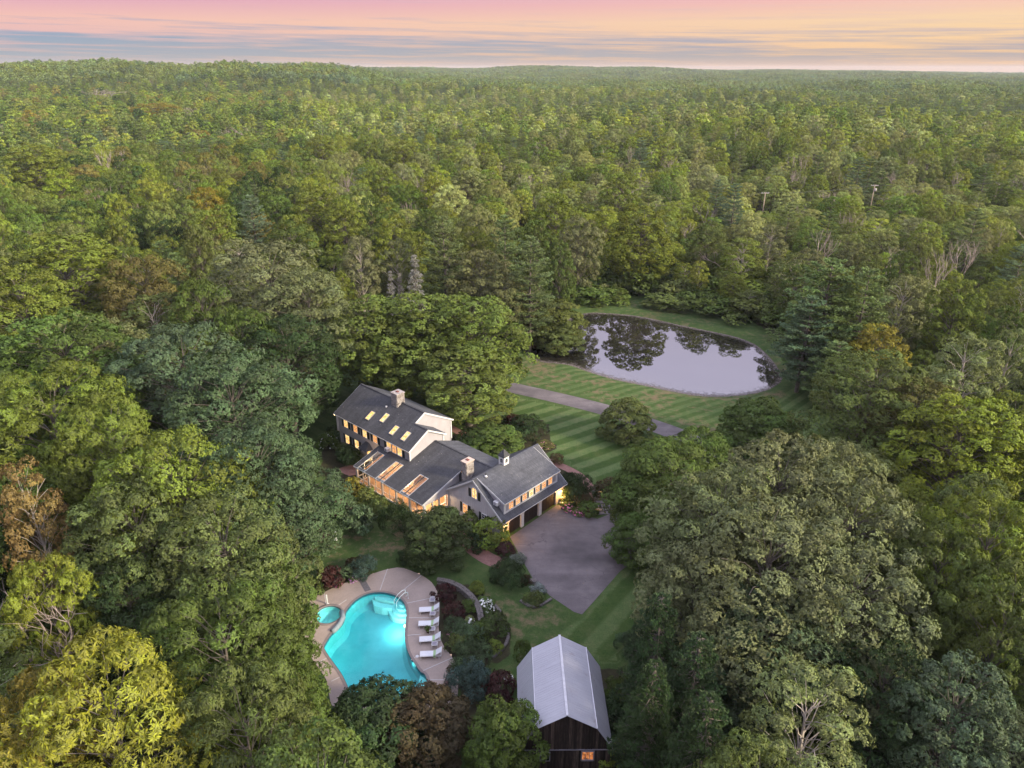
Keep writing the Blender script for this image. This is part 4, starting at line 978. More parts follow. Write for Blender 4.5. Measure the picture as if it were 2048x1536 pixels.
def bz(x):
    x = abs(x); return (RZ - (RZ - K[1]) * x / K[0] if x < K[0] else K[1] - (K[1] - E[1]) * (x - K[0]) / (E[0] - K[0])) - .06
rr = random.Random(5); x = -W2 + .12
yF = -BL + .22
while x < W2 - .14:
    w_ = rr.uniform(.15, .24); x2 = min(x + w_, W2 - .12); d = rr.uniform(0, .025)
    z1a, z1b = bz(x), bz(x2 - .012)
    MB().hexa([(x, yF - d, 2.9), (x2 - .012, yF - d, 2.9), (x2 - .012, yF + .03, 2.9), (x, yF + .03, 2.9), (x, yF - d, z1a), (x2 - .012, yF - d, z1b), (x2 - .012, yF + .03, z1b), (x, yF + .03, z1a)]).build('board', M['board'], barn)
    lo_ = rr.uniform(-.1, .05)
    if not (W2 * .32 < x < W2 * .62): MB().box(x, x2 - .012, yF - d + .02, yF + .05, lo_, 2.86).build('board', M['board'], barn)
    else: MB().box(x, x2 - .012, yF - d + .02, yF + .05, lo_, 1.7).build('board', M['board'], barn)
    x = x2
MB().box(-W2 + .1, W2 - .1, yF - .05, yF + .04, 2.84, 2.92).build('drip_board', M['mesh_grey'], barn)
MB().box(-W2 + .15, W2 - .15, yF + .06, yF + .12, -.1, 3.0).build('wall', M['board'], barn)
for s_ in (-1, 1): MB().box(s_ * (W2 - .3) - .06, s_ * (W2 - .3) + .06, -BL + .25, -.2, -.1, 3.3).build('wall', M['board'], barn)
gb = MB(); pts = [(-W2 + .3, 0), (-W2 + .3, E[1] - .05), (-K[0], K[1] - .1), (0, RZ - .1), (K[0], K[1] - .1), (W2 - .3, E[1] - .05), (W2 - .3, 0)]
gb.add([(x, -.2, z) for x, z in pts] + [(x, -.3, z) for x, z in pts], [tuple(range(7))[::-1], tuple(range(7, 14))] + [(i, (i + 1) % 7, 7 + (i + 1) % 7, 7 + i) for i in range(7)]); gb.build('wall', M['board'], barn)
wx0, wx1 = W2 * .36, W2 * .60
f = MB(); f.box(wx0 - .08, wx0, yF - .06, yF, 1.75, 2.75).box(wx1, wx1 + .08, yF - .06, yF, 1.75, 2.75).box(wx0, wx1, yF - .06, yF, 2.68, 2.75).box(wx0, wx1, yF - .08, yF, 1.75, 1.88)
fr = f.build('window', M['mesh_grey'], barn); MB().box(wx0, wx1, yF - .02, yF - .005, 1.88, 2.68).build('pane', M['lit_dim'], fr)
g = MB(); g.box((wx0 * 2 + wx1) / 3 - .015, (wx0 * 2 + wx1) / 3 + .015, yF - .04, yF - .021, 1.88, 2.68).box((wx0 + wx1 * 2) / 3 - .015, (wx0 + wx1 * 2) / 3 + .015, yF - .04, yF - .021, 1.88, 2.68); g.build('muntin', M['mesh_grey'], fr)
f = MB(); f.box(-W2 * .55, -W2 * .32, yF - .06, yF - .02, 1.75, 2.7); fr = f.build('window', M['mesh_grey'], barn); MB().box(-W2 * .53, -W2 * .34, yF - .075, yF - .062, 1.85, 2.62).build('pane', M['unlit'], fr)
# ================================================================== trees: prototypes
def unit(v): return v / np.maximum(np.linalg.norm(v, axis=-1, keepdims=True), 1e-9)
class Foliage:
    def __init__(self): self.q = []; self.a = []
    def leaves(self, P, Dr, N, L, W, bough, curl=.12):
        """kite-shaped leaves: P base, Dr direction, N up side"""
        Dr = unit(Dr); S = unit(np.cross(Dr, N)); U = np.cross(S, Dr)
        L = np.broadcast_to(np.asarray(L, float), (len(P),))[:, None]; W = np.broadcast_to(np.asarray(W, float), (len(P),))[:, None]
        mid = P + Dr * L * .45
        v = np.stack([P, mid + S * W * .5 + U * W * .18, P + Dr * L - U * L * curl, mid - S * W * .5 + U * W * .18], 1)
        self.q.append(v); self.a.append(np.broadcast_to(bough, (len(P),)))
    def mesh(self, name, mat):
        v = np.concatenate(self.q); n = len(v); a = np.concatenate(self.a).astype(np.float32)
        me = D.meshes.new(name); me.vertices.add(n * 4); me.vertices.foreach_set('co', v.reshape(-1).astype(np.float32))
        me.loops.add(n * 4); me.loops.foreach_set('vertex_index', np.arange(n * 4, dtype=np.int32))
        me.polygons.add(n); me.polygons.foreach_set('loop_start', np.arange(0, n * 4, 4, dtype=np.int32))
        at_ = me.attributes.new('bough', 'FLOAT', 'FACE'); at_.data.foreach_set('value', a)
        me.materials.append(mat); me.update(calc_edges=True); return me
def rdir(g, n):
    return unit(g.normal(size=(n, 3)))
def env_radius(u, R_, skirt, top=.40):
    return np.where(u > top, R_ * np.sqrt(np.clip(1 - ((u - top) / (1 - top)) ** 2, 0, 1)), R_ * (skirt + (1 - skirt) * np.clip(u / top, 0, 1) ** .7))
def broadleaf(seed, H=20., R_=6., hb=4.5, nl=90, tufts=60, per=6, L=.32, W=.13, lobe=.2, skirt=.55, droop=.25, top=.4, cluster=.85, rough=.16, inner=.25, limbs=True, bare=0.0, mat=None, bark='bark', flat=.78):
    g = np.random.default_rng(seed); fo = Foliage()
    ph = g.uniform(0, 6.28, 6); fq = np.array([2, 3, 5, 1, 2, 4])
    def warp(th, u): return 1 + rough * (np.sin(fq[0] * th + ph[0] + 3 * u) * .5 + np.sin(fq[1] * th + ph[1] - 4 * u) * .4 + np.sin(fq[2] * th + ph[2] + 7 * u) * .35)
    # best-candidate lobes over the crown's envelope
    C = []; 
    for i in range(nl):
        best = None; bd = -1
        for k in range(10):
            u = g.uniform(0, 1) ** .8 * .97; th = g.uniform(0, 6.283); rr_ = env_radius(np.array(u), R_, skirt, top) * warp(th, u)
            f = g.uniform(.68, .92) if g.random() > inner else g.uniform(.3, .65)
            p = np.array([math.cos(th) * rr_ * f, math.sin(th) * rr_ * f, hb + (H - hb) * u * (1 - lobe * .25)])
            d = min((np.linalg.norm(p - c) for c in C), default=9e9) * g.uniform(.8, 1.2)
            if d > bd: bd = d; best = p
        C.append(best)
    C = np.array(C); ctr = np.array([0, 0, hb + (H - hb) * .38])
    for c in C:
        if g.random() < bare: continue
        rl = R_ * lobe * g.uniform(.75, 1.25); out = unit(c - ctr); out = unit(out * .75 + np.array([0, 0, .65]))
        d = rdir(g, int(tufts * 1.9)); d = d[(d @ out) > -.12 + .3 * g.random(len(d))][:int(tufts * g.uniform(.75, 1.2))]
        n = len(d); sh = g.uniform(.6, 1.04, (n, 1)) ** .6
        P = c + d * sh * rl * np.array([1, 1, flat]) * (1 + .12 * np.sin(d[:, :1] * 5 + d[:, 1:2] * 4))
        P = np.repeat(P, per, 0); dd = np.repeat(d, per, 0)
        rd = rdir(g, n * per); rd = rd - .75 * (rd * dd).sum(1, keepdims=True) * dd
        lv = unit(dd * .22 + rd * cluster - np.array([0, 0, droop * .8]))
        nn = unit(dd * .85 + np.array([0, 0, .55]) + .38 * rdir(g, n * per))
        s = g.uniform(.7, 1.25, n * per)
        fo.leaves(P + .05 * rdir(g, n * per), lv, nn, L * s, W * s, g.random())
    mb = MB(); gr = random.Random(seed)
    zt = hb + (H - hb) * .72; lean = (gr.uniform(-.4, .4), gr.uniform(-.4, .4))
    r0 = .026 * H * .75
    tr = [(lean[0] * (k / 6) ** 2 + gr.uniform(-.08, .08), lean[1] * (k / 6) ** 2 + gr.uniform(-.08, .08), -.4 + (zt + .4) * k / 6) for k in range(7)]
    mb.tube(tr, [r0 * (1.25 if k == 0 else 1) * (1 - .85 * k / 6) for k in range(7)], 7, False)
    if limbs:
        for c in C[:int(len(C) * .8)]:
            zb = min(zt * .95, max(hb * .7, c[2] - gr.uniform(.5, .95) * math.hypot(c[0], c[1]) - .5)); k = (zb + .4) / (zt + .4)
            b0 = Vector((lean[0] * k * k, lean[1] * k * k, zb)); e_ = Vector(c); m_ = b0.lerp(e_, .5) + Vector((0, 0, .10 * (e_ - b0).length)) + Vector([gr.uniform(-.3, .3) for _ in range(3)])
            q_ = b0.lerp(e_, .25) + Vector((0, 0, .03 * (e_ - b0).length)); rr_ = r0 * .3 * (1 - .55 * k)
            mb.tube([b0, q_, m_, e_], [rr_, rr_ * .75, rr_ * .5, .02], 4, False)
    return mb.mesh('trunk', M[bark]), fo.mesh('crown', mat or M['leaf'])
def pine(seed, H=22., R_=5., nw=17, per=7, tufts=16, nee=7, L=.42, W=.055, base=.2, mat=None, lift=.12, droop=0.0, shape=.8, gap=.35, bark='bark', taper=1.0):
    g = np.random.default_rng(seed); gr = random.Random(seed); fo = Foliage(); mb = MB(); r0 = .016 * H
    mb.tube([(0, 0, -.4), (gr.uniform(-.1, .1), gr.uniform(-.1, .1), H * .5), (0, 0, H * .985)], [r0, r0 * .62, .03], 7, False)
    for w_ in range(nw):
        u = (w_ + g.uniform(-.3, .3)) / (nw - .5); u = min(max(u, 0), .985); z = H * (base + (1 - base) * u)
        prof = R_ * (((1 - u) ** shape) * taper + .06) * (min(1, .62 + u * 2.2))
        th0 = g.uniform(0, 6.28)
        for b in range(per):
            if g.random() < gap * (1 - u): continue
            th = th0 + 6.283 * b / per + g.uniform(-.3, .3); ln = prof * g.uniform(.62, 1.12)
            dv = np.array([math.cos(th), math.sin(th), lift * (1 + 1.5 * u) - droop]); e_ = np.array([0, 0, z]) + dv * ln
            mid = np.array([0, 0, z]) + dv * ln * .5 + np.array([0, 0, -.05 * ln])
            mb.tube([(0, 0, z), tuple(mid), tuple(e_)], [.05 + .012 * ln, .035, .012], 4, False)
            n = max(4, int(tufts * ln / R_ * 1.3)); t = g.uniform(.22, 1.03, n) ** .75
            side = np.array([-math.sin(th), math.cos(th), 0]); spread = (.34 * ln + .15) * (1.05 - .65 * t)
            P = np.array([0, 0, z]) + dv * ln * t[:, None] + side * (g.uniform(-1, 1, n) * spread)[:, None] + np.array([0, 0, 1]) * g.uniform(-.08, .14, n)[:, None]
            P = np.repeat(P, nee, 0); m_ = n * nee
            lv = unit(np.array([math.cos(th), math.sin(th), .25 - droop]) * .8 + rdir(g, m_) * np.array([.95, .95, .5]))
            fo.leaves(P, lv, unit(np.array([0, 0, 1.]) + .45 * rdir(g, m_)), L * g.uniform(.7, 1.2, m_), W * g.uniform(.8, 1.3, m_), g.random(), .05)
    P = np.tile(np.array([0, 0, H * .965]), (30, 1)); fo.leaves(P, rdir(g, 30) + np.array([0, 0, 1.0]), rdir(g, 30), L * .9, W, .5, .02)
    return mb.mesh('trunk', M[bark]), fo.mesh('crown', mat or M['leaf'])
def bare_tree(seed, H=16., R_=4., depth_=5, bark='dead_bark', upright=.55):
    gr = random.Random(seed); mb = MB()
    def grow(p, d, ln, r, lev):
        q = p + d * ln * .5 + Vector([gr.uniform(-.06, .06) * ln for _ in range(3)]); e_ = p + d * ln
        mb.tube([p, q, e_], [r * 1.35, r * 1.1, r * .85], 5 if lev < 2 else 3, False)
        if lev >= depth_: return
        for k in range(gr.choice((2, 3, 3)) if lev < 4 else gr.choice((2, 2, 3))):
            a = Vector((gr.gauss(0, 1), gr.gauss(0, 1), gr.gauss(0, .5))).normalized()
            nd = (d * .85 + a * (.55 if lev else .5) + Vector((0, 0, upright * .4))).normalized()
            grow(p + d * ln * gr.uniform(.55, 1.0), nd, ln * gr.uniform(.62, .84), r * gr.uniform(.5, .66), lev + 1)
    s = H / 16.
    grow(Vector((0, 0, -.4)), Vector((gr.uniform(-.08, .08), gr.uniform(-.08, .08), 1)), 5.2 * s, .2 * s, 0)
    return mb.mesh('trunk', M[bark]), None
def bush(seed, H=1.6, R_=1.1, nl=16, tufts=34, per=5, L=.17, W=.09, **k):
    return broadleaf(seed, H, R_, .12, nl, tufts, per, L, W, lobe=.36, skirt=.85, droop=.05, top=.3, inner=.15, limbs=False, rough=.1, **k)
P = {}   # kind -> list of (trunk mesh, crown mesh, H, R)
def reg(kind, H, R_, pair): P.setdefault(kind, []).append((*pair, H, R_))
for s in (11, 12, 13): reg('oak', 20., 6.4, broadleaf(s, 20., 6.4, 4.2, 120, 74, 7, .24, .11, lobe=.19, skirt=.62, rough=.27, inner=.2))
for s in (21, 22): reg('maple', 19., 5.2, broadleaf(s, 19., 5.2, 3.0, 140, 58, 7, .22, .12, lobe=.165, skirt=.6, top=.42, droop=.15, rough=.2, flat=.95))
for s in (31,): reg('hickory', 19., 6.0, broadleaf(s, 19., 6.0, 4.0, 88, 72, 10, .30, .08, lobe=.21, skirt=.55, droop=.5, cluster=1.1, rough=.28, inner=.2))
for s in (41, 42): reg('ash', 18., 4.4, broadleaf(s, 18., 4.4, 4.0, 78, 66, 6, .25, .11, lobe=.22, skirt=.55, droop=.3, rough=.25, bare=.08, bark='pale_bark'))
for s in (51,): reg('locust', 13., 5.6, broadleaf(s, 13., 5.6, 1.6, 120, 100, 7, .24, .09, lobe=.22, skirt=.8, droop=.35, rough=.2, flat=.6))
for s in (61, 62): reg('pine', 22., 5.2, pine(s, 22., 5.4, 17, 8, 34, 9, .42, .115, .16, gap=.22, shape=.5, lift=.16))
reg('fir', 20., 4.6, pine(65, 20., 4.6, 22, 8, 30, 8, .34, .11, .06, lift=.02, droop=.10, shape=.9, gap=.12))
reg('spruce', 14., 3.4, pine(71, 14., 3.4, 20, 8, 26, 8, .28, .09, .04, lift=.0, droop=.12, shape=.85, gap=.08))
reg('hemlock', 16., 4.4, pine(75, 16., 5.0, 24, 8, 36, 8, .32, .10, .03, lift=.0, droop=.2, shape=.5, gap=.2))
for s in (81, 82, 83): reg('bare', 16., 4.2, bare_tree(s))
for s in (91, 92): reg('shrub', 1.6, 1.1, bush(s))
reg('needle_shrub', 1.6, 1.2, bush(95, 1.6, 1.2, 20, 34, 7, .2, .035, cluster=.7))
reg('airy', 7., 3.2, broadleaf(98, 7., 3.2, .6, 64, 85, 7, .19, .10, lobe=.25, skirt=.9, droop=.2, rough=.16))
# light versions for the far wood
F = {}
def regf(kind, H, R_, pair): F.setdefault(kind, []).append((pair, H, R_))
for s in (111, 112, 113): regf('broad', 20., 5.2, broadleaf(s, 20., 5.2, 3.5, 50, 24, 4, .6, .42, lobe=.24, skirt=.6, rough=.2, mat=M['leaf_far'], limbs=False))
for s in (121, 122): regf('airy', 18., 4.0, broadleaf(s, 18., 4.0, 4.5, 38, 20, 4, .55, .34, lobe=.24, skirt=.5, rough=.25, mat=M['leaf_far'], limbs=True, bark='pale_bark'))
for s in (131, 132): regf('pine', 22., 4.6, pine(s, 22., 4.8, 14, 7, 12, 5, .8, .26, .22, mat=M['leaf_far'], shape=.45, lift=.16))
def clump(seed):
    """a far piece of wood: sixteen small crowns in one mesh"""
    g = np.random.default_rng(seed); fo = Foliage()
    for i in range(16):
        cx_, cy_ = (i % 4 - 1.5) * 8 + g.uniform(-3, 3), (i // 4 - 1.5) * 8 + g.uniform(-3, 3); h = g.uniform(14, 22); pn = g.random() < .5; r_ = g.uniform(3.2, 4.6); n = 230; b = g.random()
        u = g.uniform(0, 1, n); th = g.uniform(0, 6.28, n)
        rr_ = (r_ * (1 - u) ** .55 + .3) if pn else env_radius(u, r_, .7)
        d = np.stack([np.cos(th), np.sin(th), .6 + u], -1)
        Pp = np.stack([cx_ + np.cos(th) * rr_, cy_ + np.sin(th) * rr_, h * (.35 + .65 * u)], -1)
        fo.leaves(Pp, unit(d * .3 + rdir(g, n)), unit(d * .6 + np.array([0, 0, .6]) + .3 * rdir(g, n)), 1.35, 1.0, b)
    return None, fo.mesh('crown', M['leaf_far'])
for s in (141, 142, 143): regf('clump', 20., 16., clump(s))

# ================================================================== trees: placing
def C_(r, g, b): return (r, g, b, 1.0)
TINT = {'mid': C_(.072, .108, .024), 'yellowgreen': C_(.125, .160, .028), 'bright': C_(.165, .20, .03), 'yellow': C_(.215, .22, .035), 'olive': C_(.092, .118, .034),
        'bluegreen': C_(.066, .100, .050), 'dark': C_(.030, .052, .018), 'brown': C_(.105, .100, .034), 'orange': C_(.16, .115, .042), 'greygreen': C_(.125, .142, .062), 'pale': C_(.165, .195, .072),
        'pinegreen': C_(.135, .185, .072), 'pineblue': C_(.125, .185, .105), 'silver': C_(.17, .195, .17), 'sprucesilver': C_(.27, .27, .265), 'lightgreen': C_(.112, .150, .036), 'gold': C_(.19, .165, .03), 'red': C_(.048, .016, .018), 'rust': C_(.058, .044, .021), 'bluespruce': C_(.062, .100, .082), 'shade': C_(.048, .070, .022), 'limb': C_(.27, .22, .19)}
WORDS = {'oak': 'oak', 'maple': 'maple', 'hickory': 'hickory', 'ash': 'slender broadleaf tree', 'locust': 'feathery locust tree', 'pine': 'white pine', 'fir': 'fir', 'spruce': 'spruce', 'hemlock': 'hemlock', 'bare': 'leafless tree', 'airy': 'small airy tree'}
NAME = {'oak': 'oak_tree', 'maple': 'maple_tree', 'hickory': 'hickory_tree', 'ash': 'ash_tree', 'locust': 'locust_tree', 'pine': 'pine_tree', 'fir': 'fir_tree', 'spruce': 'spruce_tree', 'hemlock': 'hemlock_tree', 'bare': 'bare_tree', 'airy': 'ornamental_tree', 'shrub': 'shrub', 'needle_shrub': 'conifer_shrub'}
tr_rng = random.Random(99); PLACED = []   # x, y, R, H
def plant(kind, x, y, H, R_, tint, label=None, group=None, cat=None, jitter=.1, z=None, var=None):
    tm, cm, h0, r0 = P[kind][var % len(P[kind])] if var is not None else tr_rng.choice(P[kind])
    z = float(hills(x, y)) if z is None else z
    o = empty(NAME[kind], (x, y, z), tr_rng.uniform(0, 6.28)); o.scale = (R_ / r0, R_ / r0, H / h0); o.empty_display_size = .5
    t = obj('trunk', tm, o)
    if cm is not None:
        c = obj('crown', cm, o); col = TINT[tint] if isinstance(tint, str) else tint; f = tr_rng.uniform(1 - jitter, 1 + jitter)
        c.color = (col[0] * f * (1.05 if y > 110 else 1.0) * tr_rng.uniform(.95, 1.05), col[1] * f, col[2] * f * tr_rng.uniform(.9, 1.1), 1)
    tag(o, label, cat or ('shrub' if 'shrub' in kind else 'tree'), group)
    PLACED.append((x, y, R_, H)); return o
def tree_px(kind, px_, ytop, wpx, H, tint, label, R_=None, var=None, group=None):
    """a tree whose top and crown width were read off the photograph"""
    x, y, z = at(px_, ytop, H * .97); x, y = x, y
    r = R_ or wpx / 2 * depth(x, y, H * .7) / F_PX
    return plant(kind, x, y, H, r, tint, label, group, var=var, jitter=.04)
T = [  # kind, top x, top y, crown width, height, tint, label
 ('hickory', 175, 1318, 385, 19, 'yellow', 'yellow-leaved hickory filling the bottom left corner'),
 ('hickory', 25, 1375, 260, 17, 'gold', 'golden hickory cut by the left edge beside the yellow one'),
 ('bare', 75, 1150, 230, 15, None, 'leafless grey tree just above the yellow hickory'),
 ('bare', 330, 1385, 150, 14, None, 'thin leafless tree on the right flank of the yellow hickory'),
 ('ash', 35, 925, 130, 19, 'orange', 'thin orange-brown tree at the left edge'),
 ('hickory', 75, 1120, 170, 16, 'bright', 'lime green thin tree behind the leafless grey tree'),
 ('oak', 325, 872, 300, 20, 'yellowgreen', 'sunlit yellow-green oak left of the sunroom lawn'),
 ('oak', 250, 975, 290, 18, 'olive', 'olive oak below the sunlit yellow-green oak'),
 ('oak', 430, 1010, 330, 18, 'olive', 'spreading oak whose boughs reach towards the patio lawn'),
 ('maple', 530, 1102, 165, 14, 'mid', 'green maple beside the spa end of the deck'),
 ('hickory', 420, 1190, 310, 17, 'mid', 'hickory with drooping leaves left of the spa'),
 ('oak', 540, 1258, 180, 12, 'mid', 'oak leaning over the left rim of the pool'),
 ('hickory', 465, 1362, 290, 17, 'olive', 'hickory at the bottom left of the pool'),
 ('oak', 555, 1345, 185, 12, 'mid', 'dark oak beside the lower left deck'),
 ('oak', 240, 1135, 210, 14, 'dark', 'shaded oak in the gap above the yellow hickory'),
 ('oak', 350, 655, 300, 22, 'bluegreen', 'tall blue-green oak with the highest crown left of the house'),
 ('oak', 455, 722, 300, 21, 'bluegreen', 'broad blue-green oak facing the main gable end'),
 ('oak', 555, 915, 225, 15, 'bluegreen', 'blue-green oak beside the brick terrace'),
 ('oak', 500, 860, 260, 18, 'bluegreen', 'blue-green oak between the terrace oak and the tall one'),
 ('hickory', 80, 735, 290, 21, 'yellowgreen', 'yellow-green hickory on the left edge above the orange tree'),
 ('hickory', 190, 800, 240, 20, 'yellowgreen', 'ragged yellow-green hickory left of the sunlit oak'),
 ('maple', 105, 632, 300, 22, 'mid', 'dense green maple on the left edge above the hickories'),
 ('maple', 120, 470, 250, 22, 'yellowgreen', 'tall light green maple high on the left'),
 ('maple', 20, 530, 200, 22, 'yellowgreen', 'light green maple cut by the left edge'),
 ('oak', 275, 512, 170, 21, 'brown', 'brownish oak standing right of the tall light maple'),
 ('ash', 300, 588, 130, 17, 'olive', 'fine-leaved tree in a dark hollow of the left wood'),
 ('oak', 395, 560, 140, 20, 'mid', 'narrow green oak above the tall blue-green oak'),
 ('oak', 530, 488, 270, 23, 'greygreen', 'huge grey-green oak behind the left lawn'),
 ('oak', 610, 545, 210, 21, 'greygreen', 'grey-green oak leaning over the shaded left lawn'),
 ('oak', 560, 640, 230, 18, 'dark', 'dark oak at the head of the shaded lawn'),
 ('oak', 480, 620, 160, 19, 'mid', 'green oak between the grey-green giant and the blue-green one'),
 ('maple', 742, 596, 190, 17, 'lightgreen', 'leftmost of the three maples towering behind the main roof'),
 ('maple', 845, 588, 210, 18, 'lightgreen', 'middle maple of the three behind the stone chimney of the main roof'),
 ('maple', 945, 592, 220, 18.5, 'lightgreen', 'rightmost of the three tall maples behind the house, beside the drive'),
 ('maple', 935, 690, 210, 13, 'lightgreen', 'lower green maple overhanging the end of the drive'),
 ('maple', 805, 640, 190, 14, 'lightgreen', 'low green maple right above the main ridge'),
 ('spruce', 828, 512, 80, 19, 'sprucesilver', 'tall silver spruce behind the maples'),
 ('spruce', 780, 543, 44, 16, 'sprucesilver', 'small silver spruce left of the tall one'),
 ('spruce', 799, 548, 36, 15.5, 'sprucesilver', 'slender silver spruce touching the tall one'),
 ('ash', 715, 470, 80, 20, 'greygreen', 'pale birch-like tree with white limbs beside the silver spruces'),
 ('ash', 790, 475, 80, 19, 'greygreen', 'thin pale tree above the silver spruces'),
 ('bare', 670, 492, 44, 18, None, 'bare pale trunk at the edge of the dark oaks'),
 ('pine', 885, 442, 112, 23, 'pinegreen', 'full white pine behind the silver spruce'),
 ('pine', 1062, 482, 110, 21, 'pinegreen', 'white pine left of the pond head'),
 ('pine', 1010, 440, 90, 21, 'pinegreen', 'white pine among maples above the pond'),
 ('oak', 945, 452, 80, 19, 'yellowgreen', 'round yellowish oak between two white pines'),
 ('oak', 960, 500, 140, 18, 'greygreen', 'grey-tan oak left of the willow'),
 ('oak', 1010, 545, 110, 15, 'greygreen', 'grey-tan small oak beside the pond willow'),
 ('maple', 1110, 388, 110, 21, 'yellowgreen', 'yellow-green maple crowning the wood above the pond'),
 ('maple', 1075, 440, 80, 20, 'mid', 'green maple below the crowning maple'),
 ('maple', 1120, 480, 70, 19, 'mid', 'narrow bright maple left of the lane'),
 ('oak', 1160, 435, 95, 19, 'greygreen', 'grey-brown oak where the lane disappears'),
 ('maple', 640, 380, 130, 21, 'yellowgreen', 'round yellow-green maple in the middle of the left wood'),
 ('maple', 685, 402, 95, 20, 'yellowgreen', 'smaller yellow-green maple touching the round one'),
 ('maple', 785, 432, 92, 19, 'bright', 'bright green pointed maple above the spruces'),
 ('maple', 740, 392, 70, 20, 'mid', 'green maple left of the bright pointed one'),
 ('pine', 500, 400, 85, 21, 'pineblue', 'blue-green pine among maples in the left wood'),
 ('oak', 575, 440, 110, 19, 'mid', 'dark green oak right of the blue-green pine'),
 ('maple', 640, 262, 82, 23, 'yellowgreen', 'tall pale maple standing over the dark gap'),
 ('maple', 733, 262, 62, 23, 'yellowgreen', 'second tall pale maple over the dark gap'),
 ('maple', 805, 276, 75, 22, 'yellowgreen', 'tall maple with pale visible trunk beyond the dark gap'),
 ('maple', 760, 338, 85, 20, 'yellowgreen', 'rounded maple in front of the dark gap'),
 ('maple', 868, 355, 76, 19, 'bright', 'lime maple above the full white pine'),
 ('maple', 935, 346, 86, 18, 'pale', 'pale willow-like tree above the white pines'),
 ('oak', 310, 212, 100, 22, 'gold', 'golden orange oak on the far left slope'),
 ('bare', 195, 190, 110, 24, None, 'wide leafless pinkish tree on the far left slope'),
 ('bare', 380, 212, 60, 22, None, 'leafless tree right of the golden oak'),
 ('bare', 470, 222, 90, 23, None, 'pinkish leafless tree above the left wood'),
 ('bare', 415, 306, 48, 20, None, 'small leafless tree in the left wood'),
 ('bare', 580, 314, 55, 21, None, 'leafless tree below the tall pale maples'),
 ('bare', 215, 288, 60, 21, None, 'leafless twiggy tree above the light green maple'),
 ('maple', 60, 285, 120, 22, 'bright', 'sunlit yellow-green maple far up on the left edge'),
 ('maple', 1285, 412, 150, 20, 'yellowgreen', 'large round maple behind the head of the pond'),
 ('maple', 1240, 352, 80, 20, 'yellowgreen', 'yellow-green maple above the large round one'),
 ('bare', 1245, 345, 60, 18, None, 'bare-limbed pale tree above the round maple'),
 ('airy', 1110, 604, 130, 8.0, 'olive', 'wispy willow leaning over the left end of the pond'),
 ('airy', 1118, 652, 100, 4.6, 'olive', 'low willow limb over the water'),
 ('bare', 1465, 478, 100, 13, None, 'many-stemmed grey tree on the far pond bank'),
 ('ash', 1490, 475, 90, 14, 'yellowgreen', 'leafy tree wrapped round the many-stemmed grey tree'),
 ('ash', 1400, 520, 40, 10, 'bright', 'vine-covered stump tree on the far pond bank'),
 ('ash', 1545, 448, 70, 15, 'greygreen', 'grey-green feathery tree right of the many-stemmed one'),
 ('oak', 1420, 445, 80, 16, 'olive', 'olive tree above the far pond bank'),
 ('pine', 1665, 528, 190, 21, 'pinegreen', 'great white pine overhanging the right end of the pond'),
 ('pine', 1740, 548, 150, 20, 'pinegreen', 'second white pine right of the great one'),
 ('pine', 1625, 600, 130, 16, 'pineblue', 'lower white pine nearest the pond tip'),
 ('pine', 1680, 690, 120, 11, 'pinegreen', 'young pine at the foot of the great white pine'),
 ('maple', 1765, 650, 115, 14, 'gold', 'small golden maple below the white pines'),
 ('oak', 1765, 712, 270, 18, 'olive', 'large olive oak by the right end of the lawn'),
 ('oak', 1845, 760, 200, 16, 'brown', 'brownish oak adjoining the large olive one'),
 ('ash', 1815, 548, 100, 18, 'greygreen', 'pale tree with a forked white trunk'),
 ('maple', 1925, 556, 130, 18, 'yellowgreen', 'yellow-green maple right of the forked white trunk'),
 ('ash', 1950, 668, 150, 18, 'pale', 'pale aspen with white limbs near the right edge'),
 ('ash', 2035, 655, 100, 18, 'pale', 'pale aspen cut by the right edge'),
 ('maple', 2020, 612, 90, 17, 'mid', 'green round tree at the right edge'),
 ('maple', 1950, 795, 250, 18, 'bright', 'yellow-green tree in front of the deep shadow on the right'),
 ('maple', 2040, 790, 170, 18, 'yellowgreen', 'yellow-green tree cut by the right edge'),
 ('oak', 1575, 878, 300, 20, 'greygreen', 'highest of the grey-green oaks right of the apron'),
 ('oak', 1680, 900, 250, 19, 'greygreen', 'grey-green oak behind the highest one, towards the large olive oak'),
 ('oak', 1450, 950, 280, 18, 'greygreen', 'grey-green oak overhanging the edge of the apron'),
 ('oak', 1720, 960, 300, 19, 'greygreen', 'grey-green oak right of the big oak cluster'),
 ('oak', 1560, 1030, 360, 19, 'greygreen', 'broadest grey-green oak in the cluster right of the barn'),
 ('oak', 1420, 1100, 260, 15, 'greygreen', 'low grey-green oak leaning to the south lawn'),
 ('oak', 1720, 1110, 320, 17, 'greygreen', 'shaded grey-green oak below the oak cluster'),
 ('oak', 1560, 1200, 280, 14, 'bluegreen', 'shaded blue-green oak above the pale tree'),
 ('locust', 1350, 893, 225, 11, 'mid', 'feathery locust between the drive and the apron'),
 ('locust', 1402, 862, 150, 9.5, 'mid', 'feathery locust hiding the bend of the drive'),
 ('locust', 1290, 935, 130, 8, 'mid', 'low locust bough beside the stone steps'),
 ('locust', 1275, 1035, 110, 6, 'mid', 'feathery bough hanging over the apron'),
 ('airy', 1257, 806, 108, 5.8, 'olive', 'round crab apple standing alone by the drive'),
 ('airy', 1522, 808, 155, 7.5, 'mid', 'round green tree beyond the locust'),
 ('hickory', 2000, 1000, 260, 19, 'yellowgreen', 'yellow-tipped oak at the right edge'),
 ('hickory', 1900, 1060, 190, 17, 'olive', 'olive hickory left of the yellow-tipped tree'),
 ('hickory', 2040, 1140, 230, 17, 'olive', 'olive hickory cut by the right edge'),
 ('ash', 1640, 1352, 250, 15, 'pale', 'pale buff tree at the bottom right'),
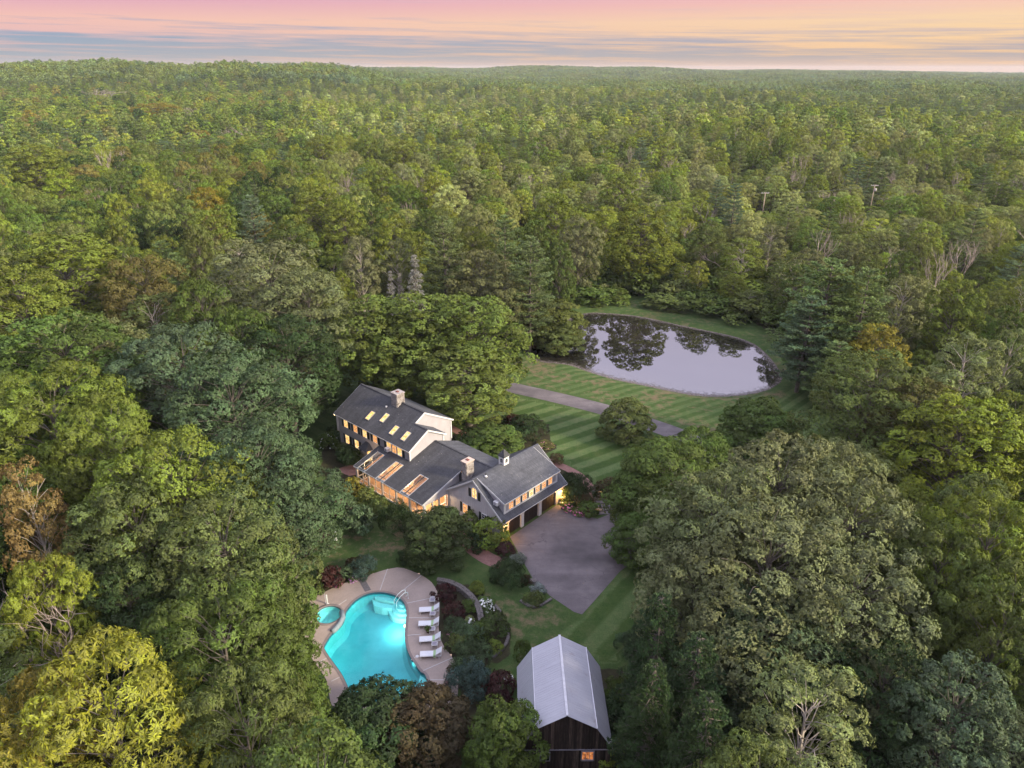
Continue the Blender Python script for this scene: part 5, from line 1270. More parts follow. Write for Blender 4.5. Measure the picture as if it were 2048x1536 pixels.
 ('maple', 1945, 1335, 260, 15, 'bluegreen', 'blue-green tree low in the right corner'),
 ('oak', 1790, 1300, 240, 13, 'dark', 'shaded oak between the pale tree and the blue-green tree'),
 ('hemlock', 1325, 1195, 150, 14, 'dark', 'dark hemlock right of the south lawn'),
 ('hemlock', 1400, 1275, 170, 14, 'dark', 'dark hemlock beside the barn oaks'),
 ('hemlock', 1310, 1330, 150, 13, 'dark', 'dark hemlock nearest the barn roof'),
 ('hemlock', 1420, 1400, 180, 14, 'dark', 'dark hemlock left of the pale buff tree'),
 ('airy', 750, 1400, 215, 5.5, 'dark', 'dark green small maple hiding the near end of the pool'),
 ('airy', 850, 1405, 185, 5.5, 'rust', 'rust-red small maple at the corner of the pool deck'),
 ('airy', 690, 1440, 150, 5.5, 'dark', 'dark small maple left of the rust-red one'),
 ('airy', 1010, 1422, 160, 7, 'mid', 'small green tree in front of the barn wall'),
 ('airy', 868, 1030, 135, 5.6, 'shade', 'green magnolia between the pool deck and the sunroom'),
 ('airy', 985, 855, 110, 4.6, 'mid', 'green dogwood behind the cupola'),
]
for row in T: tree_px(*row)
NAMED = len(PLACED)
NB = [(r[1], r[2], r[3], math.hypot(*PLACED[i][:2])) for i, r in enumerate(T)]; NB = np.array(NB, float)

# the rest of the near wood, grown to fill what is not lawn, water or road
def blocked(x, y, H, R_):
    d0 = depth(x, y, 0)
    if d0 < 8: return False
    qx, qy = proj(x, y, 0)
    if inpoly([qx], [qy], BASE_PX)[0]: return True
    if 20 < y < 200:
        for L_, m in ((ROAD, 3.2), (LANE, 3.0)):
            if seg_dist(np.array([x]), np.array([y]), L_, False)[0] < m: return True
        if seg_dist(np.array([x]), np.array([y]), POND)[0] < R_ * .5 + 2.5: return True
    pts = []
    for z, k in ((H * .98, 0), (H * .75, .7), (H * .75, -.7), (H * .5, .95), (H * .5, -.95), (H * .3, .6), (H * .3, -.6)):
        pts.append(proj(x + k * R_, y, z))
    d_ = math.hypot(x, y); q_ = np.array(pts[:5])
    fr_ = NB[NB[:, 3] > d_ + 2]
    if len(fr_):
        dx = np.abs(q_[:, None, 0] - fr_[None, :, 0]) < .40 * fr_[None, :, 2]; dy = q_[:, None, 1] - fr_[None, :, 1]
        if (dx & (dy > -4) & (dy < .62 * fr_[None, :, 2])).any(): return True
    if 60 < y < 275:
        tp, md, rp = proj(x, y, H), proj(x, y, H * .45), R_ * F_PX / depth(x, y, H * .6)
        for a, b, pd in ((1531, 384, 265), (1750, 369, 285), (1998, 364, 305)):
            if d_ < pd and abs(tp[0] - a) < rp * 1.15 + 8 and tp[1] < b + 36 and md[1] > b - 6: return True
    return bool(inpoly([p[0] for p in pts], [p[1] for p in pts], CLEAR_PX).any())
cell = {}
def add_cell(x, y, r): cell.setdefault((int(x // 14), int(y // 14)), []).append((x, y, r))
for x, y, r, h in PLACED: add_cell(x, y, r)
def crowded(x, y, r, k):
    cx_, cy_ = int(x // 14), int(y // 14)
    for i in (-1, 0, 1):
        for j in (-1, 0, 1):
            for a, b, c in cell.get((cx_ + i, cy_ + j), ()):
                if (a - x) ** 2 + (b - y) ** 2 < ((r + c) * k) ** 2: return True
    return False
def kind_at(x, y, g):
    """what grows where: hardwoods to the left, light swamp maples to the right, pines beyond"""
    r = math.hypot(x, y); u = x / max(y, 1); n = math.sin(x / 61 + 1.7) * math.sin(y / 53 + .4) + .5 * math.sin((x + y) / 29)
    st_ = math.sin(x / 170 + 2.1 * math.sin(y / 240)) + math.sin(y / 130 + x / 310 + 1)
    pine_p = min(max((r - 235) / 260, 0), 1) * (.25 + .30 * max(min(st_, 1), -.8)) + .12 * n
    if u > .0 and r < 260: pine_p = .10 + .08 * n
    if u < -.1 and r < 300: pine_p = .05
    if g.random() < pine_p: return ('pine', g.choice(('pinegreen', 'pinegreen', 'pinegreen', 'pineblue')), g.uniform(15, 21), g.uniform(3.6, 5.2))
    if .03 < u < .40 and r < 195 and y > 120: return (g.choice(('ash', 'maple')), g.choice(('olive', 'yellowgreen', 'mid')), g.uniform(6, 8.5), g.uniform(2.6, 3.6))
    if g.random() < .03 and r > 120: return ('bare', None, g.uniform(15, 21), g.uniform(2.6, 4.2))
    if u > -.02 and r < 330:
        if g.random() < .03: return ('bare', None, g.uniform(12, 16), g.uniform(2.4, 3.6))
        return (g.choice(('ash', 'maple', 'maple', 'oak', 'oak')), g.choice(('olive', 'yellowgreen', 'greygreen', 'pale', 'olive', 'mid', 'yellowgreen', 'pale')), g.uniform(8.5, 15), g.uniform(3.0, 5.4))
    if u < -.28 and r > 170: return (g.choice(('oak', 'oak', 'maple')), g.choice(('brown' if g.random() < .5 else 'olive', 'olive', 'dark', 'mid', 'mid', 'yellowgreen', 'gold' if g.random() < .08 else 'mid')), g.uniform(16, 21), g.uniform(3.8, 5.8))
    return (g.choice(('oak', 'maple', 'maple', 'hickory', 'ash')), g.choice(('mid', 'olive', 'yellowgreen', 'yellowgreen', 'greygreen', 'pale')), g.uniform(14, 22), g.uniform(3.4, 6.2))
g_ = random.Random(4)
cand = []
for i in range(60000):
    ang = g_.uniform(-.80, .80); r = math.sqrt(g_.uniform(12 ** 2, 360 ** 2)); x, y = r * math.sin(ang), r * math.cos(ang)
    if r < 70 and abs(ang) > .79: continue
    k = kind_at(x, y, g_)
    if crowded(x, y, k[3], .74 if r < 110 else .86): continue
    if blocked(x, y, k[2], k[3]): continue
    add_cell(x, y, k[3]); cand.append((r, x, y, k))
cand.sort()
counts = {'tree': NAMED}; FAR_PTS = []
ZONE = lambda u, r: ('left wood' if u < -.3 else 'wood behind the house' if u < .02 else 'wood beyond the pond' if u < .36 else 'swampy wood on the right') if r < 170 else ('far left slope' if u < -.3 else 'wood above the silver spruces' if u < .02 else 'wood below the utility poles' if u < .36 else 'wood round the utility poles')
COLW = {'mid': 'green', 'yellowgreen': 'yellow-green', 'olive': 'olive', 'greygreen': 'grey-green', 'pale': 'pale green', 'brown': 'brownish', 'dark': 'dark green', 'gold': 'golden', 'pinegreen': 'deep green', 'pineblue': 'bluish green', 'bluegreen': 'blue-green', None: 'pale'}
fill = []
n_b = n_p = 0
for r, x, y, k in cand:
    isp = k[0] == 'pine'
    if (isp and n_p < 60) or (not isp and n_b < 300 - NAMED + 0):
        fill.append((r, x, y, k)); n_p += isp; n_b += not isp
    else: FAR_PTS.append((x, y, k))
lab = {}
for r, x, y, k in fill:
    o = plant(k[0], x, y, k[2], k[3], k[1] or 'mid', None, None)
    lab.setdefault((k[0], COLW[k[1]], ZONE(x / max(y, 1), r)), []).append((proj(x, y, k[2])[0], r, o))
ORD = ['first', 'second', 'third', 'fourth', 'fifth', 'sixth', 'seventh', 'eighth', 'ninth', 'tenth', 'eleventh', 'twelfth']
for (kd, cw, zn), lst in lab.items():
    lst.sort(key=lambda t: t[0]); n = len(lst)
    for i, (qx, r, o) in enumerate(lst):
        if n == 1: w_ = f'only {cw} {WORDS[kd]} in the {zn}'
        elif i < 12: w_ = f'{ORD[i]} {cw} {WORDS[kd]} from the left in the {zn}'
        elif n - i - 1 < 12: w_ = f'{ORD[n - i - 1]} {cw} {WORDS[kd]} from the right in the {zn}'.replace('first', 'last')
        else: w_ = f'{cw} {WORDS[kd]} midway across the {zn}'
        o['label'] = w_; o['group'] = f'trees of the {zn}'
# ------------------------------------------------------------------ the far wood: one object, instanced
g_ = random.Random(8)
r_lo = 355
for i in range(26000):      # single trees out to 1.1 km
    ang = g_.uniform(-.72, .72); r = math.sqrt(g_.uniform(r_lo ** 2, 1150 ** 2)); x, y = r * math.sin(ang), r * math.cos(ang)
    k = kind_at(x, y, g_)
    if crowded(x, y, k[3], .82): continue
    add_cell(x, y, k[3]); FAR_PTS.append((x, y, k))
for i in range(900):        # the wood goes on behind the viewpoint
    x, y = g_.uniform(-75, 95), g_.uniform(-70, 22)
    if y > -2 and abs(x) < 12 + .8 * max(y, 0) and False: continue
    k = kind_at(x, abs(y) + 120, g_); R_ = g_.uniform(4.5, 6)
    if crowded(x, y, R_, .62) or blocked(x, y, 19, R_): continue
    if y > 6 and abs(x) < 30: continue
    add_cell(x, y, R_); FAR_PTS.append((x, y, ('oak', 'mid', g_.uniform(17, 21), R_)))
for i in range(260):        # and on past the right and left edges of the view
    sd_ = g_.choice((-1, 1)); x, y = sd_ * g_.uniform(41, 80), g_.uniform(22, 60); R_ = g_.uniform(4.5, 6)
    if crowded(x, y, R_, .66) or -30 < proj(x, y, 10)[0] < 2078: continue
    add_cell(x, y, R_); FAR_PTS.append((x, y, ('oak', 'mid', g_.uniform(15, 19), R_)))
far_protos = D.collections.new('far_wood_parts'); plist = []
def far_obj(me_t, me_c, mat):
    o = D.objects.new('crown_piece', me_c); o.material_slots[0].link = 'OBJECT'; o.material_slots[0].material = M['leaf_far']; return o
def joined(pair, name):
    tm, cm = pair
    if tm is None: return cm
    bm = bmesh.new(); bm.from_mesh(cm); n = len(bm.faces); bm.from_mesh(tm); bm.faces.ensure_lookup_table()
    for i in range(n, len(bm.faces)): bm.faces[i].material_index = 1
    me = D.meshes.new(name); bm.to_mesh(me); bm.free(); me.materials.append(M['leaf_far']); me.materials.append(tm.materials[0]); return me
PIDX = {}
def addp(key, me):
    o = D.objects.new('far_%02d' % len(plist), me)
    for i, s in enumerate(o.material_slots):
        if s.material == M['leaf']: s.link = 'OBJECT'; s.material = M['leaf_far']
    far_protos.objects.link(o); PIDX.setdefault(key, []).append(len(plist)); plist.append(me)
for kd in ('oak', 'maple', 'ash', 'pine', 'hickory', 'bare'):
    for tm, cm, h0, r0 in P[kd]:
        me = joined((tm, cm), 'wood_piece') if cm is not None else tm
        addp(('near', kd), me)
for kd in ('broad', 'airy', 'pine', 'clump'):
    for pair, h0, r0 in F[kd]: addp(('far', kd), joined(pair, 'wood_piece'))
vec, rot, scl, ind, tin = [], [], [], [], []
def put(x, y, key, H, R_, h0, r0, tint):
    i = g_.choice(PIDX[key]); vec.append((x, y, float(0))); rot.append((0, 0, g_.uniform(0, 6.28))); scl.append((R_ / r0, R_ / r0, H / h0)); ind.append(i)
    c = TINT[tint or 'limb']; f = g_.uniform(.8, 1.22) * (1.0 if tint in ('gold', 'pineblue') else 1.12 if tint == 'pinegreen' else 1.5 if key[0] == 'near' else 1.65); tin.append((c[0] * f * g_.uniform(.96, 1.14), c[1] * f, c[2] * f * g_.uniform(.75, 1.05), 1))  # far crowns tinted brighter, making up in colour for light lost to self-shadowing
for x, y, k in FAR_PTS:
    r = math.hypot(x, y)
    if r < 430 or k[0] == 'bare':
        tm, cm, h0, r0 = P[k[0]][0]; put(x, y, ('near', k[0]), k[2], k[3], h0, r0, k[1])
    else:
        kd = {'pine': 'pine', 'ash': 'airy'}.get(k[0], 'broad'); pr, h0, r0 = F[kd][0]; put(x, y, ('far', kd), k[2], k[3], h0, r0, k[1])
pr, h0, r0 = F['clump'][0]
for ring in range(1120, 6400, 1):
    pass
r = 1120.0
while r < 6300:
    step = 27 + r * .004; n = int(1.42 * r / step)
    for i in range(n):
        ang = -.71 + 1.42 * (i + g_.uniform(-.35, .35)) / n; rr_ = r + g_.uniform(-8, 8); x, y = rr_ * math.sin(ang), rr_ * math.cos(ang)
        put(x, y, ('far', 'clump'), 20 * g_.uniform(.85, 1.15), r0 * step / 25, h0, r0, g_.choice(('pinegreen', 'olive', 'mid', 'pinegreen', 'bluegreen', 'olive')))
    r += step * .95
vec = np.array(vec); vec[:, 2] = hills(vec[:, 0], vec[:, 1]) - .2
me = D.meshes.new('far_wood'); me.vertices.add(len(vec)); me.vertices.foreach_set('co', vec.astype(np.float32).ravel())
for nm, tp, arr, fld in (('rot', 'FLOAT_VECTOR', rot, 'vector'), ('scl', 'FLOAT_VECTOR', scl, 'vector'), ('ind', 'INT', ind, 'value'), ('tint', 'FLOAT_COLOR', tin, 'color')):
    a = me.attributes.new(nm, tp, 'POINT'); a.data.foreach_set(fld, np.array(arr, dtype=np.int32 if tp == 'INT' else np.float32).ravel())
fw_ = tag(obj('far_wood', me), 'unbroken mixed forest running to the horizon', kind='stuff')
def scatter_group(name, coll):
    ng = D.node_groups.new(name, 'GeometryNodeTree')
    ng.interface.new_socket('Geometry', in_out='INPUT', socket_type='NodeSocketGeometry'); ng.interface.new_socket('Geometry', in_out='OUTPUT', socket_type='NodeSocketGeometry')
    N = ng.nodes; L = ng.links; gi = N.new('NodeGroupInput'); go = N.new('NodeGroupOutput')
    mp = N.new('GeometryNodeMeshToPoints'); ci = N.new('GeometryNodeCollectionInfo'); ci.inputs['Collection'].default_value = coll
    ci.inputs['Separate Children'].default_value = True; ci.inputs['Reset Children'].default_value = True
    ip = N.new('GeometryNodeInstanceOnPoints'); ip.inputs['Pick Instance'].default_value = True
    def attr(nm, tp):
        a = N.new('GeometryNodeInputNamedAttribute'); a.data_type = tp; a.inputs['Name'].default_value = nm; return a.outputs['Attribute']
    L.new(gi.outputs[0], mp.inputs['Mesh']); L.new(mp.outputs[0], ip.inputs['Points']); L.new(ci.outputs[0], ip.inputs['Instance'])
    L.new(attr('ind', 'INT'), ip.inputs['Instance Index'])
    er = N.new('FunctionNodeEulerToRotation'); L.new(attr('rot', 'FLOAT_VECTOR'), er.inputs[0]); L.new(er.outputs[0], ip.inputs['Rotation'])
    L.new(attr('scl', 'FLOAT_VECTOR'), ip.inputs['Scale']); L.new(ip.outputs[0], go.inputs[0])
    return ng
md = fw_.modifiers.new('scatter', 'NODES'); md.node_group = scatter_group('scatter_wood', far_protos)
# undergrowth between the trunks
uc = D.collections.new('undergrowth_parts'); 
for kd in ('shrub',):
    for tm, cm, h0, r0 in P[kd]:
        o = D.objects.new('under_%d' % len(uc.objects), cm); o.material_slots[0].link = 'OBJECT'; o.material_slots[0].material = M['leaf_far']; uc.objects.link(o)
vec, rot, scl, ind, tin = [], [], [], [], []
for i in range(9000):
    ang = g_.uniform(-.8, .8); r = math.sqrt(g_.uniform(14 ** 2, 240 ** 2)); x, y = r * math.sin(ang), r * math.cos(ang)
    s_ = g_.uniform(.7, 2.2)
    if blocked(x, y, 1.6 * s_, 1.1 * s_): continue
    vec.append((x, y, float(hills(x, y)) - .1)); rot.append((0, 0, g_.uniform(0, 6.28))); scl.append((s_, s_, s_ * g_.uniform(.8, 1.4))); ind.append(g_.randrange(2))
    c = TINT[g_.choice(('mid', 'olive', 'dark', 'greygreen', 'mid'))]; f = g_.uniform(.7, 1.2); tin.append((c[0] * f, c[1] * f, c[2] * f, 1))
me = D.meshes.new('undergrowth'); me.vertices.add(len(vec)); me.vertices.foreach_set('co', np.array(vec, np.float32).ravel())
for nm, tp, arr, fld in (('rot', 'FLOAT_VECTOR', rot, 'vector'), ('scl', 'FLOAT_VECTOR', scl, 'vector'), ('ind', 'INT', ind, 'value'), ('tint', 'FLOAT_COLOR', tin, 'color')):
    a = me.attributes.new(nm, tp, 'POINT'); a.data.foreach_set(fld, np.array(arr, dtype=np.int32 if tp == 'INT' else np.float32).ravel())
ug = tag(obj('undergrowth', me), 'low brush between the trunks', kind='stuff'); ug.modifiers.new('scatter', 'NODES').node_group = scatter_group('scatter_brush', uc)
print('trees: named', NAMED, 'fill', len(fill), 'far', len(FAR_PTS))
# ================================================================== garden shrubs and flowers
def shrub_px(px_, py_, wpx, H, tint, label, kind='shrub', flowers=None, group=None, tint2=None):
    """a shrub whose middle of the foot was read off the photograph"""
    x, y, _ = at(px_, py_, 0); r = wpx / 2 * depth(x, y, 0) / F_PX
    o = plant(kind, x, y, H, r, tint, label, group, jitter=.03)
    for ch in list(o.children):
        if ch.name.startswith('trunk'): D.objects.remove(ch)
    if flowers:
        g = np.random.default_rng(int(px_)); fo = Foliage(); n = flowers[1]
        d = rdir(g, n * 3); d = d[d[:, 2] > .05][:n]; n = len(d)
        Pq = d * np.array([r, r, H * .98]) * g.uniform(.9, 1.03, (n, 1))
        sz = .13
        for a in range(5):
            an = 6.283 * a / 5; Pr = Pq; up = unit(d + np.array([0, 0, .6])); s = unit(np.cross(up, np.array([.3, .9, .1]))); f = np.cross(up, s)
            fo.leaves(Pr, s * math.cos(an) + f * math.sin(an) + up * .35, up, sz, sz * .8, .5, .0)
        me = fo.mesh('blossom', M[flowers[0]]); b = obj('blossom', me, None); b.parent = o
        b.scale = (1 / o.scale[0], 1 / o.scale[1], 1 / o.scale[2]); b['kind'] = 'stuff'
    return o
S_ = [
 (718, 1062, 62, 3.2, 'bluegreen', 'round green shrub alone on the lawn below the sunroom', 'shrub'),
 (795, 1060, 56, 3.4, 'dark', 'dark clipped yew at the sunroom corner', 'needle_shrub'),
 (735, 1008, 46, 2.0, 'olive', 'yellow-green rhododendron in the middle of the sunroom front', 'shrub'),
 (762, 1030, 44, 2.0, 'olive', 'yellow-green rhododendron nearest the dark yew', 'shrub'),
 (705, 985, 40, 1.8, 'gold', 'yellow-green rhododendron by the brick terrace', 'shrub'),
 (682, 1022, 60, 1.3, 'red', 'low dark red barberry left of the round green shrub', 'shrub'),
 (660, 893, 42, 2.0, 'mid', 'white hydrangea at the far corner of the house', 'shrub', ('petal_white', 60)),
 (698, 925, 48, 2.2, 'dark', 'dark evergreen under the front windows', 'needle_shrub'),
 (690, 905, 30, 1.2, 'olive', 'olive shrub between the hydrangea and the evergreen', 'shrub'),
 (672, 882, 40, 2.4, 'dark', 'dark shrub hard against the far house corner', 'shrub'),
 (932, 1062, 52, 2.2, 'olive', 'tall olive shrub under the garage gable windows', 'shrub'),
 (985, 1085, 74, 2.6, 'yellowgreen', 'lamp-lit yellow shrub at the garage corner', 'shrub'),
 (1012, 1108, 36, 1.3, 'red', 'dark red barberry at the edge of the apron', 'shrub'),
 (955, 1095, 44, 1.6, 'dark', 'dark shrub beside the brick path', 'shrub'),
 (1015, 1165, 64, 2.2, 'dark', 'big dark green mound beside the apron', 'needle_shrub'),
 (1052, 1166, 20, .9, 'rust', 'small rust-red shrub right of the dark mound', 'shrub'),
 (1036, 1125, 28, 1.0, 'silver', 'silvery herb clump at the apron edge', 'needle_shrub'),
 (1068, 1204, 36, 1.0, 'olive', 'low brown-green shrub in the island bed', 'needle_shrub'),
 (1075, 1185, 30, .8, 'silver', 'silvery groundcover in the island bed', 'shrub'),
 (1155, 1000, 66, 3.0, 'dark', 'tall dark yew hedge beside the third garage door', 'needle_shrub'),
 (1135, 985, 40, 2.6, 'dark', 'dark yew nearest the garage wall', 'needle_shrub'),
 (1175, 1025, 44, 1.4, 'mid', 'bright green low shrub at the foot of the steps', 'shrub'),
 (1138, 1018, 30, .8, 'mid', 'pink flowers lit by the garage lantern', 'shrub', ('petal_pink', 60)),
 (1158, 1027, 26, .7, 'mid', 'pink flowers nearest the stone steps', 'shrub', ('petal_pink', 60)),
 (1128, 1005, 22, .9, 'pale', 'pale flowering clump under the lantern', 'shrub', ('petal_white', 40)),
 (1222, 990, 62, 1.9, 'rust', 'spreading copper-leaved maple shrub above the steps', 'shrub'),
 (1232, 1022, 20, .8, 'brown', 'small brown shrub right of the steps', 'shrub'),
 (1055, 870, 70, 2.6, 'dark', 'long dark yew mound behind the garage', 'needle_shrub'),
 (1025, 852, 40, 1.6, 'red', 'dark red shrub left of the yew mound', 'shrub'),
 (1002, 853, 28, 1.5, 'dark', 'dark small shrub left of the red one', 'shrub'),
 (1090, 892, 36, .5, 'brown', 'low flower bed at the garage far corner', 'shrub', ('petal_pink', 16)),
 (1112, 925, 28, 1.2, 'rust', 'rust shrub behind the garage wall', 'shrub'),
 (950, 905, 80, 3.0, 'shade', 'dense green shrub behind the low wing', 'shrub'),
 (1000, 905, 80, 3.2, 'shade', 'dense green shrub below the yew mound', 'shrub'),
 (729, 1148, 46, 2.0, 'bluespruce', 'blue spruce mound on the pool deck edge', 'needle_shrub'),
 (660, 1170, 50, 1.9, 'red', 'dark purple shrub left of the blue spruce', 'shrub'),
 (690, 1155, 36, 1.3, 'bluegreen', 'green shrub between the purple shrub and the blue spruce', 'shrub'),
 (676, 1172, 16, .6, 'mid', 'pink phlox at the deck edge', 'shrub', ('petal_pink', 50)),
 (706, 1162, 16, .6, 'mid', 'lilac phlox left of the blue spruce', 'shrub', ('petal_lilac', 40)),
 (630, 1185, 36, 1.4, 'olive', 'olive shrub at the left end of the deck bed', 'shrub'),
 (707, 1135, 30, 1.2, 'rust', 'brown shrub behind the blue spruce', 'shrub'),
 (808, 1125, 26, 1.3, 'dark', 'dark shrub under the magnolia', 'shrub'),
 (893, 1198, 40, 1.5, 'red', 'dark shrub beside the first lounger', 'shrub'),
 (910, 1235, 44, 1.5, 'red', 'dark red shrub behind the loungers', 'shrub'),
 (936, 1222, 30, 1.2, 'mid', 'green shrub inside the curved stone wall', 'shrub'),
 (912, 1258, 42, 1.1, 'bluegreen', 'low blue-green juniper behind the loungers', 'needle_shrub'),
 (940, 1247, 20, .8, 'pale', 'cream variegated clump below the wall', 'shrub', ('petal_white', 25)),
 (902, 1270, 14, .5, 'mid', 'pink roses behind the third lounger', 'shrub', ('petal_pink', 22)),
 (955, 1182, 30, .9, 'yellowgreen', 'lime grassy clump above the stone wall', 'needle_shrub'),
 (972, 1215, 36, .9, 'mid', 'white daisies outside the stone wall', 'shrub', ('petal_white', 90)),
 (990, 1265, 56, 2.0, 'shade', 'olive brown shrub right of the stone wall', 'shrub'),
 (940, 1282, 60, 1.7, 'bluegreen', 'blue-green shrub below the stone wall', 'shrub'),
 (943, 1330, 70, 2.3, 'bluegreen', 'large green juniper above the blue spruce', 'needle_shrub'),
 (918, 1298, 44, 1.5, 'olive', 'olive shrub beside the fourth lounger', 'shrub'),
 (962, 1275, 40, 1.6, 'mid', 'mid-green shrub in the lower garden bed', 'shrub'),
 (990, 1302, 32, .9, 'yellowgreen', 'chartreuse clump at the bed edge', 'shrub'),
 (938, 1385, 78, 2.8, 'bluespruce', 'globe blue spruce at the corner of the pool deck', 'needle_shrub'),
 (1000, 1395, 62, 2.2, 'red', 'purple smoke bush left of the barn', 'shrub'),
 (1017, 1362, 20, .8, 'pale', 'white flowering clump by the barn eave', 'shrub', ('petal_white', 30)),
 (1046, 1318, 34, 1.9, 'mid', 'clipped green ball at the barn corner', 'needle_shrub'),
 (1238, 1400, 60, 2.0, 'mid', 'green shrub along the right barn wall', 'needle_shrub'),
 (1255, 1300, 44, 1.8, 'bluegreen', 'blue-green shrub at the right lawn edge', 'needle_shrub'),
 (1222, 1470, 80, 2.6, 'dark', 'dark shrub at the lower right of the barn', 'shrub'),
 (1225, 1530, 70, 2.0, 'bright', 'light green shrub at the bottom edge by the barn', 'shrub'),
 (640, 1078, 40, 1.3, 'red', 'dark purple shrub in the left lawn bed', 'shrub'),
 (622, 1090, 24, .8, 'mid', 'white flowers in the left lawn bed', 'shrub', ('petal_white', 30)),
 (672, 1075, 20, .7, 'mid', 'white flowers beside the purple lawn shrub', 'shrub', ('petal_white', 24)),
 (1280, 582, 100, 6.0, 'mid', 'dark round thicket on the far pond bank', 'shrub'),
 (1178, 602, 90, 3.6, 'mid', 'green thicket at the head of the pond', 'shrub'),
 (1222, 602, 80, 2.6, 'mid', 'low green thicket left of the round thicket', 'shrub'),
 (1335, 612, 90, 2.8, 'olive', 'low olive brush on the far bank', 'shrub'),
 (1392, 618, 100, 3.4, 'mid', 'green brush below the many-stemmed tree', 'shrub'),
 (1444, 626, 100, 3.6, 'mid', 'tangled brush on the far bank towards the pines', 'shrub'),
 (1496, 636, 110, 4.2, 'olive', 'tall brush beside the great pine', 'shrub'),
 (1552, 650, 90, 4.0, 'mid', 'dense brush at the foot of the great pine', 'shrub'),
 (1365, 600, 90, 4.5, 'olive', 'olive thicket behind the far bank', 'shrub'),
 (1430, 600, 100, 5.0, 'mid', 'green thicket behind the tangled brush', 'shrub'),
 (1500, 612, 100, 5.5, 'yellowgreen', 'vine-draped thicket left of the pines', 'shrub'),
 (1240, 575, 80, 3.5, 'mid', 'brush below the lane', 'shrub'),
 (1170, 575, 80, 4.0, 'mid', 'brush left of the lane', 'shrub'),
 (1062, 655, 50, 4.0, 'mid', 'dark cedar-like shrub left of the willow', 'needle_shrub'),
 (1055, 690, 50, 1.6, 'rust', 'brown reeds at the left pond corner', 'shrub'),
 (1700, 790, 90, 4.5, 'mid', 'green bush below the young pine', 'shrub'),
]
for row in S_: shrub_px(*row)

# curved stone retaining wall, stone by stone
wl_ = smooth_line([z6(*p)[:2] for p in [(150, 395), (260, 412), (360, 455), (440, 520), (500, 590), (535, 660), (552, 740), (548, 810)]], 3)
wall = tag(empty('stone_wall', (*wl_[0], 0)), 'curved dry stone wall in the bed behind the loungers', 'wall'); wo_ = Vector((*wl_[0], 0))
rr = random.Random(12); acc = 0; pts = [Vector((*p, 0)) for p in wl_]
L_ = [0]
for a, b in zip(pts[:-1], pts[1:]): L_.append(L_[-1] + (b - a).length)
def along(s):
    for i in range(len(L_) - 1):
        if s <= L_[i + 1]:
            return pts[i].lerp(pts[i + 1], (s - L_[i]) / max(L_[i + 1] - L_[i], 1e-6)), (pts[i + 1] - pts[i]).normalized()
    return pts[-1], (pts[-1] - pts[-2]).normalized()
stone_meshes = []
for i in range(6):
    bm = bmesh.new(); bmesh.ops.create_cube(bm, size=1)
    for v in bm.verts: v.co += Vector([rr.uniform(-.1, .1) for _ in range(3)])
    bmesh.ops.bevel(bm, geom=bm.edges[:], offset=.12, segments=1, affect='EDGES')
    me = D.meshes.new('stone'); bm.to_mesh(me); bm.free(); me.materials.append(M['wall_stone']); stone_meshes.append(me)
for row_, zz in ((0, .14), (1, .38), (2, .58)):
    s = rr.uniform(0, .2)
    while s < L_[-1] - .3:
        ln = rr.uniform(.32, .6); p, d = along(s + ln / 2)
        for side_ in ((-.14, .14) if row_ == 2 else (.0,)):
            q = p + Vector((-d.y, d.x, 0)) * side_
            o = obj('stone', rr.choice(stone_meshes), wall); o.location = (q.x - wo_.x, q.y - wo_.y, zz + rr.uniform(-.02, .02)); o.rotation_euler = (rr.uniform(-.06, .06), rr.uniform(-.06, .06), math.atan2(d.y, d.x) + rr.uniform(-.1, .1))
            o.scale = (ln * .97, .27 if row_ == 2 else .52, .24 if row_ < 2 else .17)
        s += ln
# edging stones round the island bed and the outer bed
def edging(line, label, step=.55):
    l = [Vector((*p[:2], 0)) for p in smooth_line(line, 2)]; e = tag(empty('stone_edging', l[0]), label, 'edging'); d = 0; last = None
    for a, b in zip(l[:-1], l[1:]):
        n = max(1, int((b - a).length / step))
        for i in range(n):
            p = a.lerp(b, i / n); o = obj('stone', rr.choice(stone_meshes), e); o.location = p - l[0] + Vector((0, 0, .06)); o.scale = (rr.uniform(.3, .5), rr.uniform(.22, .34), .22); o.rotation_euler = (0, 0, math.atan2((b - a).y, (b - a).x))
edging([z6(640, 560), z6(720, 640), (z6(770, 740)), z6(800, 830), z6(790, 920), z6(740, 1000), z6(660, 1060)], 'stone edging along the outer curve of the garden bed')
edging([z6(920, 560), z6(1000, 610), z6(1080, 605), z6(1180, 540)], 'stone edging round the island bed by the apron')
for i, (x, y, s) in enumerate(((975, 345, .5), (1020, 385, .8), (1060, 430, .6))):
    p = z6(x, y); o = tag(obj('boulder', stone_meshes[i], None, (p[0], p[1], .12)), ('small grey boulder at the apron edge below the dark mound', 'largest grey boulder at the apron edge', 'grey boulder at the apron edge nearest the island bed')[i], 'boulder'); o.scale = (s, s * .7, s * .6)

